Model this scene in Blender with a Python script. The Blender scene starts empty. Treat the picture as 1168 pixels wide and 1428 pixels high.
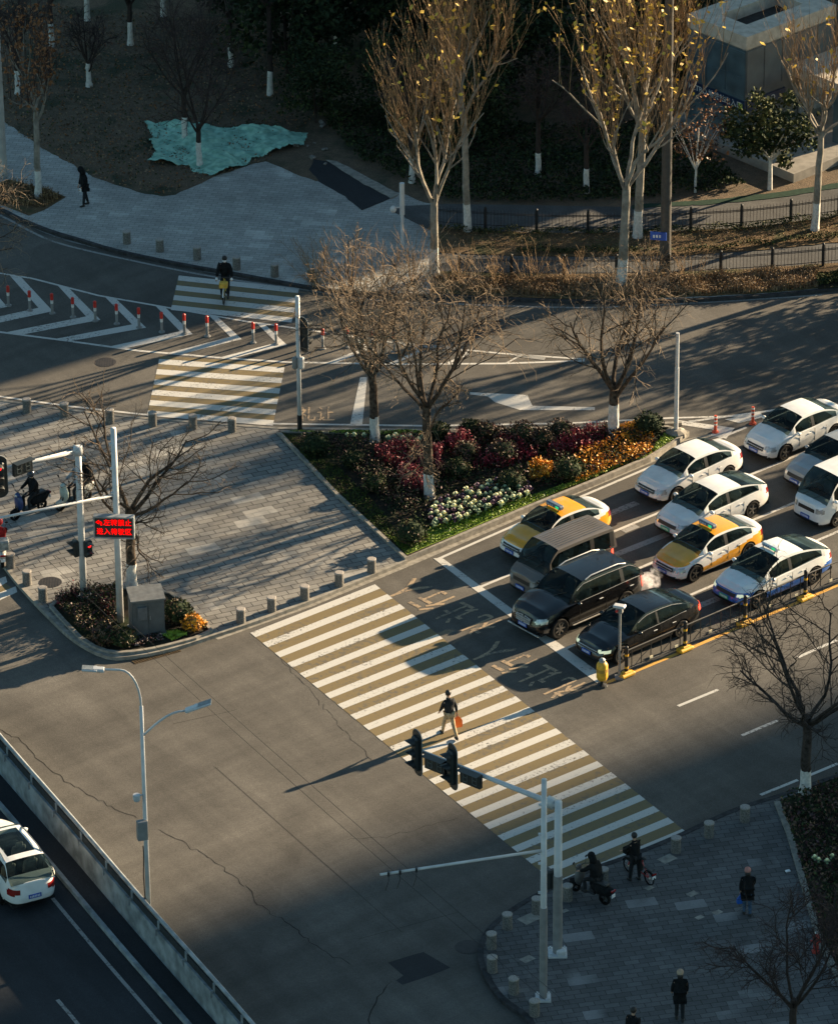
import bpy, math, random
import numpy as np
from mathutils import Vector, Matrix
PI = math.pi
R = math.radians
scene = bpy.context.scene
C = scene.collection
# ---------------------------------------------------------------- camera
F, TH, RO, CY, HC = 7384.68, .481193, -.00798794, 714.0, 90.092
_fw = np.array([0, math.cos(TH), -math.sin(TH)]); _r = np.array([1., 0, 0]); _u = np.cross(_r, _fw)
_c, _s = math.cos(RO), math.sin(RO)
R2 = _c*_r + _s*_u; U2 = -_s*_r + _c*_u
cam_d = bpy.data.cameras.new('camera'); cam = bpy.data.objects.new('camera', cam_d); C.objects.link(cam)
cam_d.sensor_fit = 'HORIZONTAL'; cam_d.sensor_width = 36; cam_d.lens = F/1168*36
cam_d.clip_start = 1; cam_d.clip_end = 6000
M = Matrix.Identity(4)
for i in range(3):
    M[i][0] = R2[i]; M[i][1] = U2[i]; M[i][2] = -_fw[i]
M[2][3] = HC
cam.matrix_world = M
scene.camera = cam
# ---------------------------------------------------------------- light
SUN_AZ, SUN_EL = 34.0, 15.0
world = bpy.data.worlds.new("World"); scene.world = world; world.use_nodes = True
nt = world.node_tree; nt.nodes.clear()
sky = nt.nodes.new('ShaderNodeTexSky'); sky.sky_type = 'NISHITA'; sky.sun_disc = False
sky.sun_elevation = R(SUN_EL); sky.sun_rotation = R(90-SUN_AZ)
sky.air_density = 1.0; sky.dust_density = 0.6; sky.ozone_density = 1.2
bg = nt.nodes.new('ShaderNodeBackground'); bg.inputs['Strength'].default_value = 0.043
wo = nt.nodes.new('ShaderNodeOutputWorld')
tint = nt.nodes.new('ShaderNodeMix'); tint.data_type = 'RGBA'; tint.blend_type = 'MULTIPLY'; tint.inputs['Factor'].default_value = 1; tint.inputs['B'].default_value = (.84, 1.02, .97, 1)
nt.links.new(sky.outputs[0], tint.inputs['A']); nt.links.new(tint.outputs['Result'], bg.inputs[0]); nt.links.new(bg.outputs[0], wo.inputs[0])
sd = bpy.data.lights.new('sun', 'SUN'); sun = bpy.data.objects.new('sun', sd); C.objects.link(sun)
sd.energy = 5.0; sd.angle = R(0.5); sd.color = (1.0, .78, .51)
sv = Vector((math.cos(R(SUN_EL))*math.cos(R(SUN_AZ)), math.cos(R(SUN_EL))*math.sin(R(SUN_AZ)), math.sin(R(SUN_EL))))
sun.rotation_euler = sv.to_track_quat('Z', 'Y').to_euler()
scene.view_settings.view_transform = 'Standard'; scene.view_settings.look = 'None'
scene.view_settings.exposure = 2.0; scene.view_settings.gamma = 1.0
scene.view_settings.use_curve_mapping = False
scene.cycles.use_denoising = True
scene.cycles.max_bounces = 5; scene.cycles.diffuse_bounces = 2; scene.cycles.glossy_bounces = 2
scene.cycles.transparent_max_bounces = 6; scene.cycles.volume_bounces = 2
# ---------------------------------------------------------------- helpers
def at(x, y, z=0.0):
    d = ((x-584)/F)*R2 + (-(y-CY)/F)*U2 + _fw
    t = (z-HC)/d[2]
    p = np.array([0, 0, HC]) + t*d
    return Vector((p[0], p[1], z))
def height_at(x, yb, yt, zb=0.0):
    g = at(x, yb, zb); lo, hi = 0, 60
    for _ in range(30):
        m = (lo+hi)/2; q = np.array([g.x, g.y, zb+m-HC]); dd = q@_fw
        yy = CY - F*(q@U2)/dd
        if yy > yt: lo = m
        else: hi = m
    return lo
_mats = {}
def mat(name, col, rough=.7, metal=0, var=.12, scale=6, bump=0., emit=None, coat=0, alpha=1, trans=0, spec=.5, col2=None):
    if name in _mats: return _mats[name]
    m = bpy.data.materials.new(name); m.use_nodes = True; n = m.node_tree; b = n.nodes['Principled BSDF']
    b.inputs['Roughness'].default_value = rough; b.inputs['Metallic'].default_value = metal
    b.inputs['Specular IOR Level'].default_value = spec if rough < .7 else min(spec, .15)
    if coat: b.inputs['Coat Weight'].default_value = coat; b.inputs['Coat Roughness'].default_value = .04
    tc = n.nodes.new('ShaderNodeTexCoord'); no = n.nodes.new('ShaderNodeTexNoise')
    no.inputs['Scale'].default_value = scale; no.inputs['Detail'].default_value = 5
    n.links.new(tc.outputs['Object'], no.inputs['Vector'])
    mx = n.nodes.new('ShaderNodeMix'); mx.data_type = 'RGBA'
    c = Vector(col[:3]); c2 = Vector(col2) if col2 else c*(1-var*2)
    mx.inputs['A'].default_value = (*[min(1, v*(1+var)) for v in c], 1) if not col2 else (*c, 1); mx.inputs['B'].default_value = (*c2, 1)
    rp = n.nodes.new('ShaderNodeMapRange'); rp.inputs['From Min'].default_value = .35; rp.inputs['From Max'].default_value = .65
    n.links.new(no.outputs['Fac'], rp.inputs['Value']); n.links.new(rp.outputs[0], mx.inputs['Factor'])
    n.links.new(mx.outputs['Result'], b.inputs['Base Color'])
    if bump:
        bp = n.nodes.new('ShaderNodeBump'); bp.inputs['Strength'].default_value = bump; bp.inputs['Distance'].default_value = .02
        n.links.new(no.outputs['Fac'], bp.inputs['Height']); n.links.new(bp.outputs[0], b.inputs['Normal'])
    if emit:
        b.inputs['Emission Color'].default_value = (*emit[:3], 1); b.inputs['Emission Strength'].default_value = emit[3]
    _mats[name] = m; return m
class MB:
    """collects geometry of ONE mesh object"""
    def __init__(s): s.v = []; s.f = []; s.mi = []; s.cur = 0; s.sm = []; s.smooth = False
    def m(s, i): s.cur = i; return s
    def add(s, vs, fs):
        o = len(s.v); s.v.extend(tuple(p) for p in vs)
        for f in fs: s.f.append(tuple(i+o for i in f)); s.mi.append(s.cur); s.sm.append(s.smooth)
        return s
    def box(s, c, d, rz=0, bev=0, rot=None):
        x, y, z = [v/2 for v in d]
        if bev:
            e = min(bev, x*.9, y*.9, z*.9); P = []
            for sz, ins in ((-z, e), (-z+e, 0), (z-e, 0), (z, e)):
                for px, py in ((x-ins, y-e-ins*0), (x-e-ins*0, y-ins), (-x+e, y-ins), (-x+ins, y-e), (-x+ins, -y+e), (-x+e, -y+ins), (x-e, -y+ins), (x-ins, -y+e)):
                    P.append((px, py, sz))
            Fc = [tuple(reversed(range(8))), tuple(range(24, 32))]
            for k in range(3):
                for i in range(8): j = (i+1) % 8; Fc.append((k*8+i, k*8+j, k*8+8+j, k*8+8+i))
        else:
            P = [(a*x, b*y, c_*z) for c_ in (-1, 1) for a, b in ((-1, -1), (1, -1), (1, 1), (-1, 1))]
            Fc = [(3, 2, 1, 0), (4, 5, 6, 7), (0, 1, 5, 4), (1, 2, 6, 5), (2, 3, 7, 6), (3, 0, 4, 7)]
        Rm = rot if rot is not None else Matrix.Rotation(rz, 3, 'Z'); cc = Vector(c)
        return s.add([Rm @ Vector(p) + cc for p in P], Fc)
    def tube(s, pts, rad, n=8, cap=True, closed=False):
        pts = [Vector(p) for p in pts]; k = len(pts)
        if not hasattr(rad, '__len__'): rad = [rad]*k
        V = []; up = None
        for i, p in enumerate(pts):
            if closed: t = pts[(i+1) % k]-pts[i-1]
            else: t = pts[min(i+1, k-1)]-pts[max(i-1, 0)]
            if t.length < 1e-9: t = Vector((0, 0, 1))
            t.normalize()
            if up is None: up = t.orthogonal().normalized()
            else:
                up = up - t*up.dot(t)
                up = up.normalized() if up.length > 1e-6 else t.orthogonal().normalized()
            w = t.cross(up)
            for j in range(n):
                a = 2*PI*j/n; V.append(p+(up*math.cos(a)+w*math.sin(a))*rad[i])
        Fc = []
        for i in range(k if closed else k-1):
            i2 = (i+1) % k
            for j in range(n): j2 = (j+1) % n; Fc.append((i*n+j, i*n+j2, i2*n+j2, i2*n+j))
        if cap and not closed: Fc += [tuple(reversed(range(n))), tuple(range((k-1)*n, k*n))]
        return s.add(V, Fc)
    def cyl(s, a, b, r, n=12, r2=None): return s.tube([a, b], [r, r if r2 is None else r2], n)
    def lathe(s, prof, n=16, c=(0, 0, 0), axis='Z', capb=True):
        V = []
        for r, z in prof:
            for j in range(n):
                a = 2*PI*j/n; p = (r*math.cos(a), r*math.sin(a), z)
                if axis == 'Y': p = (p[0], p[2], p[1])
                if axis == 'X': p = (p[2], p[0], p[1])
                V.append(Vector(p)+Vector(c))
        k = len(prof); Fc = []
        for i in range(k-1):
            for j in range(n): j2 = (j+1) % n; Fc.append((i*n+j, i*n+j2, (i+1)*n+j2, (i+1)*n+j))
        if capb: Fc += [tuple(reversed(range(n))), tuple(range((k-1)*n, k*n))]
        return s.add(V, Fc)
    def ball(s, c, d, n=12, m=7, rot=None):
        V = []; Fc = []
        for i in range(m+1):
            ph = PI*i/m
            for j in range(n):
                a = 2*PI*j/n; p = Vector((math.sin(ph)*math.cos(a)*d[0]/2, math.sin(ph)*math.sin(a)*d[1]/2, math.cos(ph)*d[2]/2))
                if rot is not None: p = rot @ p
                V.append(p+Vector(c))
        for i in range(m):
            for j in range(n): j2 = (j+1) % n; Fc.append((i*n+j, (i+1)*n+j, (i+1)*n+j2, i*n+j2))
        return s.add(V, Fc)
    def prism(s, poly, z0, z1, bottom=False):
        P = [Vector((p[0], p[1], 0)) for p in poly]; k = len(P)
        ar = sum(P[i].x*P[(i+1) % k].y-P[(i+1) % k].x*P[i].y for i in range(k))
        if ar < 0: P.reverse()
        V = [Vector((p.x, p.y, z0)) for p in P]+[Vector((p.x, p.y, z1)) for p in P]
        Fc = [tuple(range(k, 2*k))]+[(i, (i+1) % k, (i+1) % k+k, i+k) for i in range(k)]
        if bottom: Fc.append(tuple(reversed(range(k))))
        return s.add(V, Fc)
    def flat(s, poly, z):
        P = [Vector((p[0], p[1], z)) for p in poly]; k = len(P)
        ar = sum(P[i].x*P[(i+1) % k].y-P[(i+1) % k].x*P[i].y for i in range(k))
        if ar < 0: P.reverse()
        return s.add(P, [tuple(range(k))])
    def build(s, name, mats, parent=None, smooth=False, loc=None, rz=0):
        me = bpy.data.meshes.new(name)
        me.from_pydata([tuple(p) for p in s.v], [], s.f)
        if not isinstance(mats, (list, tuple)): mats = [mats]
        for m_ in mats: me.materials.append(m_)
        me.polygons.foreach_set('material_index', s.mi)
        me.polygons.foreach_set('use_smooth', [bool(smooth) or q for q in s.sm])
        me.update()
        if smooth and len(s.f) > 6:
            try: me.set_sharp_from_angle(angle=R(40))
            except Exception: pass
        o = bpy.data.objects.new(name, me); C.objects.link(o)
        if parent is not None: o.parent = parent
        if loc is not None: o.location = loc
        o.rotation_euler.z = rz
        return o
def tag(o, label=None, cat=None, group=None, kind=None):
    if label: o['label'] = label
    if cat: o['category'] = cat
    if group: o['group'] = group
    if kind: o['kind'] = kind
    return o
def thing(name, label, cat, loc=(0, 0, 0), rz=0, group=None):
    o = bpy.data.objects.new(name, None); C.objects.link(o); o.empty_display_size = .2
    o.location = loc; o.rotation_euler.z = rz
    return tag(o, label, cat, group)
def struct(name, mb, m, **k):
    o = mb.build(name, m, **k); o['kind'] = 'structure'; return o
def copy_thing(root, loc, rz, label, scale=None):
    def cp(o, par):
        c = o.copy(); C.objects.link(c); c.parent = par
        for ch in o.children: cp(ch, c)
        return c
    r = cp(root, None); r.location = loc; r.rotation_euler = (0, 0, rz)
    if scale: r.scale = scale
    r['label'] = label
    return r
def text_geo(body, size, depth=0):
    cu = bpy.data.curves.new('lettering', 'FONT'); cu.body = body; cu.size = size; cu.align_x = 'CENTER'; cu.align_y = 'CENTER'; cu.resolution_u = 2
    cu.offset = size*.012
    o = bpy.data.objects.new('lettering', cu); C.objects.link(o)
    dg = bpy.context.evaluated_depsgraph_get(); me = bpy.data.meshes.new_from_object(o.evaluated_get(dg))
    vs = [v.co.copy() for v in me.vertices]; fs = [tuple(p.vertices) for p in me.polygons]
    bpy.data.objects.remove(o); bpy.data.curves.remove(cu); bpy.data.meshes.remove(me)
    return vs, fs
def put_text(mb, body, size, origin, ux, uy, sx=1, sy=1):
    vs, fs = text_geo(body, size); O = Vector(origin); ux = Vector(ux); uy = Vector(uy)
    mb.add([O+ux*(v.x*sx)+uy*(v.y*sy) for v in vs], fs)
def ribbon(pts, w, z0=None, off=0.0):
    """centreline world pts -> polygon strip quads [(l,r)...]"""
    out = []
    for i, p in enumerate(pts):
        a = pts[max(i-1, 0)]; b = pts[min(i+1, len(pts)-1)]; t = (b-a); t.z = 0; t.normalize(); n = Vector((-t.y, t.x, 0))
        out.append((p+n*(off+w/2), p+n*(off-w/2)))
    return out
def strip(mb, pts, w, z, off=0.0):
    r = ribbon(pts, w, off=off)
    V = []
    for a, b in r: V += [(a.x, a.y, z), (b.x, b.y, z)]
    Fc = [(2*i, 2*i+1, 2*i+3, 2*i+2) for i in range(len(r)-1)]
    mb.add(V, Fc)
def kerbstrip(mb, pts, w, z0, z1, off=0.0):
    r = ribbon(pts, w, off=off); V = []
    for a, b in r: V += [(a.x, a.y, z0), (a.x, a.y, z1), (b.x, b.y, z1), (b.x, b.y, z0)]
    Fc = []
    for i in range(len(r)-1):
        o = 4*i; Fc += [(o, o+4, o+5, o+1), (o+1, o+5, o+6, o+2), (o+2, o+6, o+7, o+3)]
    k = 4*(len(r)-1); Fc += [(0, 1, 2, 3), (k+3, k+2, k+1, k)]
    mb.add(V, Fc)
def smooth_line(px, z=0.0, n=6, closed=False):
    P = [at(x, y, z) for x, y in px]; out = []
    k = len(P)
    for i in range(k-1):
        p0, p1, p2, p3 = P[max(i-1, 0)], P[i], P[i+1], P[min(i+2, k-1)]
        for j in range(n):
            t = j/n
            out.append(.5*((2*p1)+(-p0+p2)*t+(2*p0-5*p1+4*p2-p3)*t*t+(-p0+3*p1-3*p2+p3)*t**3))
    out.append(P[-1]); return out
LANE = R(40.3); LD = Vector((math.cos(LANE), math.sin(LANE), 0)); LN = Vector((-LD.y, LD.x, 0))
rnd = random.Random(7)
# ---------------------------------------------------------------- ground materials
def nodes_of(m):
    m.use_nodes = True; n = m.node_tree; return n, n.nodes['Principled BSDF']
def mk(n, t, **k):
    nd = n.nodes.new(t)
    for a, b in k.items():
        if a in nd.inputs: nd.inputs[a].default_value = b
        else: setattr(nd, a, b)
    return nd
def math_(n, op, a, b=None, c=None):
    nd = n.nodes.new('ShaderNodeMath'); nd.operation = op
    for i, v in enumerate((a, b, c)):
        if v is None: continue
        if isinstance(v, (int, float)): nd.inputs[i].default_value = v
        else: n.links.new(v, nd.inputs[i])
    return nd.outputs[0]
def mixc(n, f, a, b, mode='MIX'):
    nd = n.nodes.new('ShaderNodeMix'); nd.data_type = 'RGBA'; nd.blend_type = mode
    for s_, v in (('Factor', f), ('A', a), ('B', b)):
        if isinstance(v, tuple): nd.inputs[s_].default_value = (*v, 1) if len(v) == 3 else v
        elif isinstance(v, (int, float)): nd.inputs[s_].default_value = v
        else: n.links.new(v, nd.inputs[s_])
    return nd.outputs['Result']
def noise(n, vec, scale, detail=3, rough=.55, dist=0):
    nd = mk(n, 'ShaderNodeTexNoise', Scale=scale, Detail=detail, Roughness=rough, Distortion=dist)
    n.links.new(vec, nd.inputs['Vector']); return nd.outputs['Fac']
def ramp(n, v, a, b, lo=0, hi=1):
    nd = mk(n, 'ShaderNodeMapRange'); nd.inputs['From Min'].default_value = a; nd.inputs['From Max'].default_value = b
    nd.inputs['To Min'].default_value = lo; nd.inputs['To Max'].default_value = hi
    n.links.new(v, nd.inputs['Value']); return nd.outputs[0]
def mapping(n, vec, rz=0, scale=(1, 1, 1), loc=(0, 0, 0)):
    nd = mk(n, 'ShaderNodeMapping'); nd.inputs['Rotation'].default_value = (0, 0, rz); nd.inputs['Scale'].default_value = scale; nd.inputs['Location'].default_value = loc
    n.links.new(vec, nd.inputs['Vector']); return nd.outputs[0]
def coords(n): return n.nodes.new('ShaderNodeTexCoord').outputs['Object']
def bump(n, b, h, st=.3, d=.01):
    bp = mk(n, 'ShaderNodeBump', Strength=st, Distance=d); n.links.new(h, bp.inputs['Height']); n.links.new(bp.outputs[0], b.inputs['Normal'])
def asphalt_mat(name, base, warm=1.0, dirs=-LANE, cracks=True):
    m = bpy.data.materials.new(name); n, b = nodes_of(m); co = coords(n)
    g = noise(n, co, 28, 3, .8); g2 = noise(n, co, 5, 4, .7); big = noise(n, co, .18, 4, .6, .6); mid = noise(n, co, .9, 4, .6)
    st = noise(n, mapping(n, mapping(n, co, dirs), 0, (.10, 1.3, 1)), 1.0, 4, .6)   # wheel-polished streaks along the lanes
    c = mixc(n, ramp(n, g, .3, .7), tuple(v*.6 for v in base), tuple(v*1.4 for v in base))
    gr = noise(n, co, 11, 2, .9)
    c = mixc(n, ramp(n, g2, .35, .65), tuple(1-.10 for _ in range(3)), (1.06, 1.05, 1.03)) if 0 else c
    def mul(c, f, lo, hi): 
        vv = ramp(n, f, .3, .7, lo, hi); cc = n.nodes.new('ShaderNodeCombineColor')
        for s_ in ('Red', 'Green', 'Blue'): n.links.new(vv, cc.inputs[s_])
        return mixc(n, 1.0, c, cc.outputs[0], 'MULTIPLY')
    st2 = noise(n, mapping(n, mapping(n, co, R(59)), 0, (.08, 1.1, 1)), 1.0, 4, .6)
    c = mul(c, st2, .84, 1.14); c = mul(c, big, .74, 1.26); c = mul(c, mid, .90, 1.10)
    vo = mk(n, 'ShaderNodeTexVoronoi', Scale=.16, distance='CHEBYCHEV'); n.links.new(mapping(n, co, R(50)), vo.inputs['Vector']); se = n.nodes.new('ShaderNodeSeparateColor'); n.links.new(vo.outputs['Color'], se.inputs[0])
    pv = ramp(n, se.outputs[0], 0, 1, .93, 1.07); cc2 = n.nodes.new('ShaderNodeCombineColor')
    for s_ in ('Red', 'Green', 'Blue'): n.links.new(pv, cc2.inputs[s_])
    c = mixc(n, 1.0, c, cc2.outputs[0], 'MULTIPLY')
    spot = ramp(n, noise(n, co, 2.2, 5, .7), .70, .76); c = mixc(n, math_(n, 'MULTIPLY', spot, .45), c, tuple(v*.35 for v in base)); c = mul(c, st, .84, 1.14); c = mul(c, g2, .93, 1.07); c = mul(c, gr, .84, 1.16)
    n.links.new(c, b.inputs['Base Color']); b.inputs['Roughness'].default_value = .82; b.inputs['Specular IOR Level'].default_value = .3
    bump(n, b, g, .35, .01)
    return m
def mk_noise_col(n, co, sc):
    nd = mk(n, 'ShaderNodeTexNoise', Scale=sc, Detail=4); n.links.new(co, nd.inputs['Vector']); return nd.outputs['Color']
def paver_mat(name, c1, c2, mortar, rz, bw, rh, ms=.008, patch=.5, herring=False):
    m = bpy.data.materials.new(name); n, b = nodes_of(m); co = coords(n); mp = mapping(n, co, rz)
    br = mk(n, 'ShaderNodeTexBrick', Scale=1.0); br.inputs['Brick Width'].default_value = bw; br.inputs['Row Height'].default_value = rh
    br.inputs['Mortar Size'].default_value = ms; br.inputs['Color1'].default_value = (*c1, 1); br.inputs['Color2'].default_value = (*c2, 1); br.inputs['Mortar'].default_value = (*mortar, 1)
    br.inputs['Bias'].default_value = 0; n.links.new(mp, br.inputs['Vector'])
    c = br.outputs['Color']
    # groups of replaced, lighter slabs
    br2 = mk(n, 'ShaderNodeTexBrick', Scale=1.0); br2.inputs['Brick Width'].default_value = bw*2; br2.inputs['Row Height'].default_value = rh*2; br2.inputs['Mortar Size'].default_value = 0
    br2.inputs['Color1'].default_value = (0, 0, 0, 1); br2.inputs['Color2'].default_value = (1, 1, 1, 1); n.links.new(mp, br2.inputs['Vector'])
    sel = ramp(n, br2.outputs['Color'], .86, .90); big = noise(n, co, .25, 3)
    sel = math_(n, 'MULTIPLY', math_(n, 'MULTIPLY', sel, ramp(n, big, .45, .55)), patch)
    c = mixc(n, sel, c, tuple(min(1, v*1.8) for v in c1))
    f = noise(n, co, .5, 5, .7); vv = ramp(n, f, .3, .7, .78, 1.2); cc = n.nodes.new('ShaderNodeCombineColor')
    for s_ in ('Red', 'Green', 'Blue'): n.links.new(vv, cc.inputs[s_])
    c = mixc(n, 1.0, c, cc.outputs[0], 'MULTIPLY')
    g = noise(n, co, 30, 3, .8); vv = ramp(n, g, .3, .7, .82, 1.18); cc = n.nodes.new('ShaderNodeCombineColor')
    for s_ in ('Red', 'Green', 'Blue'): n.links.new(vv, cc.inputs[s_])
    c = mixc(n, 1.0, c, cc.outputs[0], 'MULTIPLY')
    n.links.new(c, b.inputs['Base Color']); b.inputs['Roughness'].default_value = .8; b.inputs['Specular IOR Level'].default_value = .3
    bump(n, b, br.outputs['Fac'], -.5, .01)
    return m
def paint_mat(name, col, under, wear=.5, sc=9):
    m = bpy.data.materials.new(name); n, b = nodes_of(m); co = coords(n)
    a = noise(n, co, sc, 6, .75); bg_ = noise(n, co, .7, 3)
    tr = noise(n, mapping(n, mapping(n, co, -LANE), 0, (.15, 1.4, 1)), 1, 3)
    w = math_(n, 'ADD', a, math_(n, 'MULTIPLY', math_(n, 'SUBTRACT', bg_, .5), .30))
    w = math_(n, 'ADD', w, math_(n, 'MULTIPLY', math_(n, 'SUBTRACT', tr, .5), .40))
    f = ramp(n, w, wear, wear+.10)
    g = noise(n, co, 30, 3, .8)
    c = mixc(n, ramp(n, g, .3, .7), tuple(v*.85 for v in col), tuple(min(1, v*1.1) for v in col))
    c = mixc(n, f, c, under)
    n.links.new(c, b.inputs['Base Color']); b.inputs['Roughness'].default_value = .7
    bump(n, b, g, .3, .008)
    return m
def soil_mat(name, ca, cb, cc_, sc=3.0):
    m = bpy.data.materials.new(name); n, b = nodes_of(m); co = coords(n)
    a = noise(n, co, sc, 6, .7); b2 = noise(n, co, .35, 4, .6, 1); g = noise(n, co, 14, 4, .8)
    c = mixc(n, ramp(n, a, .35, .65), ca, cb); c = mixc(n, ramp(n, b2, .5, .62), c, cc_)
    vv = ramp(n, g, .3, .7, .6, 1.4); k = n.nodes.new('ShaderNodeCombineColor')
    for s_ in ('Red', 'Green', 'Blue'): n.links.new(vv, k.inputs[s_])
    c = mixc(n, 1.0, c, k.outputs[0], 'MULTIPLY')
    n.links.new(c, b.inputs['Base Color']); b.inputs['Roughness'].default_value = .95; b.inputs['Specular IOR Level'].default_value = .15
    bump(n, b, g, .8, .06)
    return m
A_COL = (.086, .079, .069)
M_asphalt = asphalt_mat('asphalt', A_COL)
M_asphalt_dark = asphalt_mat('dark_asphalt', (.022, .024, .027), cracks=False, dirs=R(63))
M_path = asphalt_mat('path_asphalt', (.075, .074, .072), dirs=0, cracks=False)
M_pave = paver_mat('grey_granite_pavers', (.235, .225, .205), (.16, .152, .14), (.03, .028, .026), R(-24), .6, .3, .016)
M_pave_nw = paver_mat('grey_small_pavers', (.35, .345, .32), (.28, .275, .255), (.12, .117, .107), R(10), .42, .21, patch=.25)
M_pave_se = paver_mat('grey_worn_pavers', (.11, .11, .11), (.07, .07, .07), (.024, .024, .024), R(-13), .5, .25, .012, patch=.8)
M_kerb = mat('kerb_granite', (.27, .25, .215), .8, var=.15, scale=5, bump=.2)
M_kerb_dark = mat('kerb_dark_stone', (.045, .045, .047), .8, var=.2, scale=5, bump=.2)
M_white = paint_mat('worn_white_road_paint', (.50, .485, .45), A_COL, .575)
M_white_old = paint_mat('faded_white_road_paint', (.26, .255, .24), A_COL, .52)
M_yfill = paint_mat('ochre_crossing_coating', (.165, .120, .050), (.10, .084, .058), .53, 5)
M_yline = paint_mat('yellow_road_paint', (.62, .33, .06), A_COL, .6)
M_text = paint_mat('tan_road_lettering', (.34, .245, .15), A_COL, .49, 9)
M_soil = soil_mat('leaf_strewn_soil', (.10, .078, .056), (.15, .11, .075), (.05, .055, .036))
M_dry = soil_mat('dry_grass_soil', (.15, .10, .055), (.085, .06, .035), (.06, .06, .028))
M_bed = soil_mat('bed_soil', (.035, .028, .02), (.022, .02, .015), (.02, .03, .012))
M_grass = soil_mat('lawn_turf', (.10, .17, .02), (.15, .20, .03), (.08, .11, .02), 6)
M_gravel = soil_mat('gravelly_soil', (.10, .085, .07), (.06, .05, .04), (.12, .11, .10), 8)
# ================================================================ SETTING
def W2(poly, z=0.0): return [at(x, y, z) for x, y in poly]
g = MB(); g.flat([(-900, -300), (900, -300), (900, 1500), (-900, 1500)], -.06); struct('ground', g, M_soil)
g = MB(); g.flat(W2([(-400, -60), (-60, 120), (560, 260), (1168, 260), (1700, 180), (2300, 800), (1500, 1900), (-500, 1900)][2:]+[(-900, 900), (-900, 200)]), 0.0)
struct('road', g, M_asphalt)
# --- north side: soil, pavements, paths
NWK = [(-120, 235), (-60, 262), (0, 290), (30, 305), (70, 321), (110, 333), (165, 349), (250, 367), (330, 381), (395, 393), (450, 402), (520, 408), (600, 411), (660, 413), (780, 418), (892, 419), (1000, 415), (1100, 408), (1168, 401), (1300, 388)]
nwk = smooth_line(NWK, .12, 3)
g = MB(); top = W2([(1500, 240), (1168, 250), (560, 262), (450, 225), (370, 212), (100, 205), (-120, 100)], .12)
g.prism([(p.x, p.y) for p in nwk]+[(p.x, p.y) for p in top], -.04, .12); struct('pavement', g, M_pave_nw)
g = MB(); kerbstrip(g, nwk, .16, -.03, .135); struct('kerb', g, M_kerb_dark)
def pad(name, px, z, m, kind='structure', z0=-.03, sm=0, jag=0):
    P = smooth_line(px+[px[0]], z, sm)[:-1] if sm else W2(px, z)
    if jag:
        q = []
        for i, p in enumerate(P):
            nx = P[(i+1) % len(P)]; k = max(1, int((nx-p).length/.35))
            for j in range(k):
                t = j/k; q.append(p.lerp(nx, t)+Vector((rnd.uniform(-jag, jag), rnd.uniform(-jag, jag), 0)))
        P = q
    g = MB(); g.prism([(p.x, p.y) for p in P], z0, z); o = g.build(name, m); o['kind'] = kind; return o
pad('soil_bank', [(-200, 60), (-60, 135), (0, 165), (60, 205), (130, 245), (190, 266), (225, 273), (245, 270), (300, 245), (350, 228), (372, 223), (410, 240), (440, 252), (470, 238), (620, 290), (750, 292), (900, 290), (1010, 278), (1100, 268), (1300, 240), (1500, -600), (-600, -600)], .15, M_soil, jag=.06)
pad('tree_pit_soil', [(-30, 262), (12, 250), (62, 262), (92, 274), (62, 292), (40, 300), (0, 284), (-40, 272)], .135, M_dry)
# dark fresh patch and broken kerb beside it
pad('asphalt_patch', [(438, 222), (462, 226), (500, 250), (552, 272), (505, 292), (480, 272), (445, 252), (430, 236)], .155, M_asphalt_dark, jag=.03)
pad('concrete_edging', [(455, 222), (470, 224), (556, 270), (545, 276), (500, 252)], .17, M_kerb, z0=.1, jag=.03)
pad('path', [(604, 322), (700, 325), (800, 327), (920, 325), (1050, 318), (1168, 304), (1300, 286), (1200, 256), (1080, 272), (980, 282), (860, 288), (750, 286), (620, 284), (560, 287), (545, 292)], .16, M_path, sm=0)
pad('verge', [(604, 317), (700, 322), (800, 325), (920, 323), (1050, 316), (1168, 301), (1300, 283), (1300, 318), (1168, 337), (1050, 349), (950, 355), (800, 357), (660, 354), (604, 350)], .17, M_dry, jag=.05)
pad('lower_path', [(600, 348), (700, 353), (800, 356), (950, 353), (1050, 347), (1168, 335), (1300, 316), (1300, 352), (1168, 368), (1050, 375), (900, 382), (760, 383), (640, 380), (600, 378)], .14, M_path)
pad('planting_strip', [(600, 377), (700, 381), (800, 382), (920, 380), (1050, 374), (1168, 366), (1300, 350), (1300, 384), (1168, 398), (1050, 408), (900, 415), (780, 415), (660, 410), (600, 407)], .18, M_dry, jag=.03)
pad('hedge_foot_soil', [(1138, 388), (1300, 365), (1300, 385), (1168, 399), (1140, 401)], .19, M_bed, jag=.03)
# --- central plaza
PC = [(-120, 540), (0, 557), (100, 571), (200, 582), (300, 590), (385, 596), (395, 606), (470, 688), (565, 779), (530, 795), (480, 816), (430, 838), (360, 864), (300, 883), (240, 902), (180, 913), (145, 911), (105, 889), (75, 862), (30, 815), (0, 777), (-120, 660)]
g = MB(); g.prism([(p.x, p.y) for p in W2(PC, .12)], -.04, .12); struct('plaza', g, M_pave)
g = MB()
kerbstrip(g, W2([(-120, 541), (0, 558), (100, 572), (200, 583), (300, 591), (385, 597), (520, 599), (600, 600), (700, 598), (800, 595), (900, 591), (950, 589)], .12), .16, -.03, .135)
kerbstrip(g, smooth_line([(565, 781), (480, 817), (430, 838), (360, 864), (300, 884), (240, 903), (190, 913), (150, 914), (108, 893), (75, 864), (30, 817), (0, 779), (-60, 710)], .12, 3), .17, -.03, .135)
struct('kerb', g, M_kerb)
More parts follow.
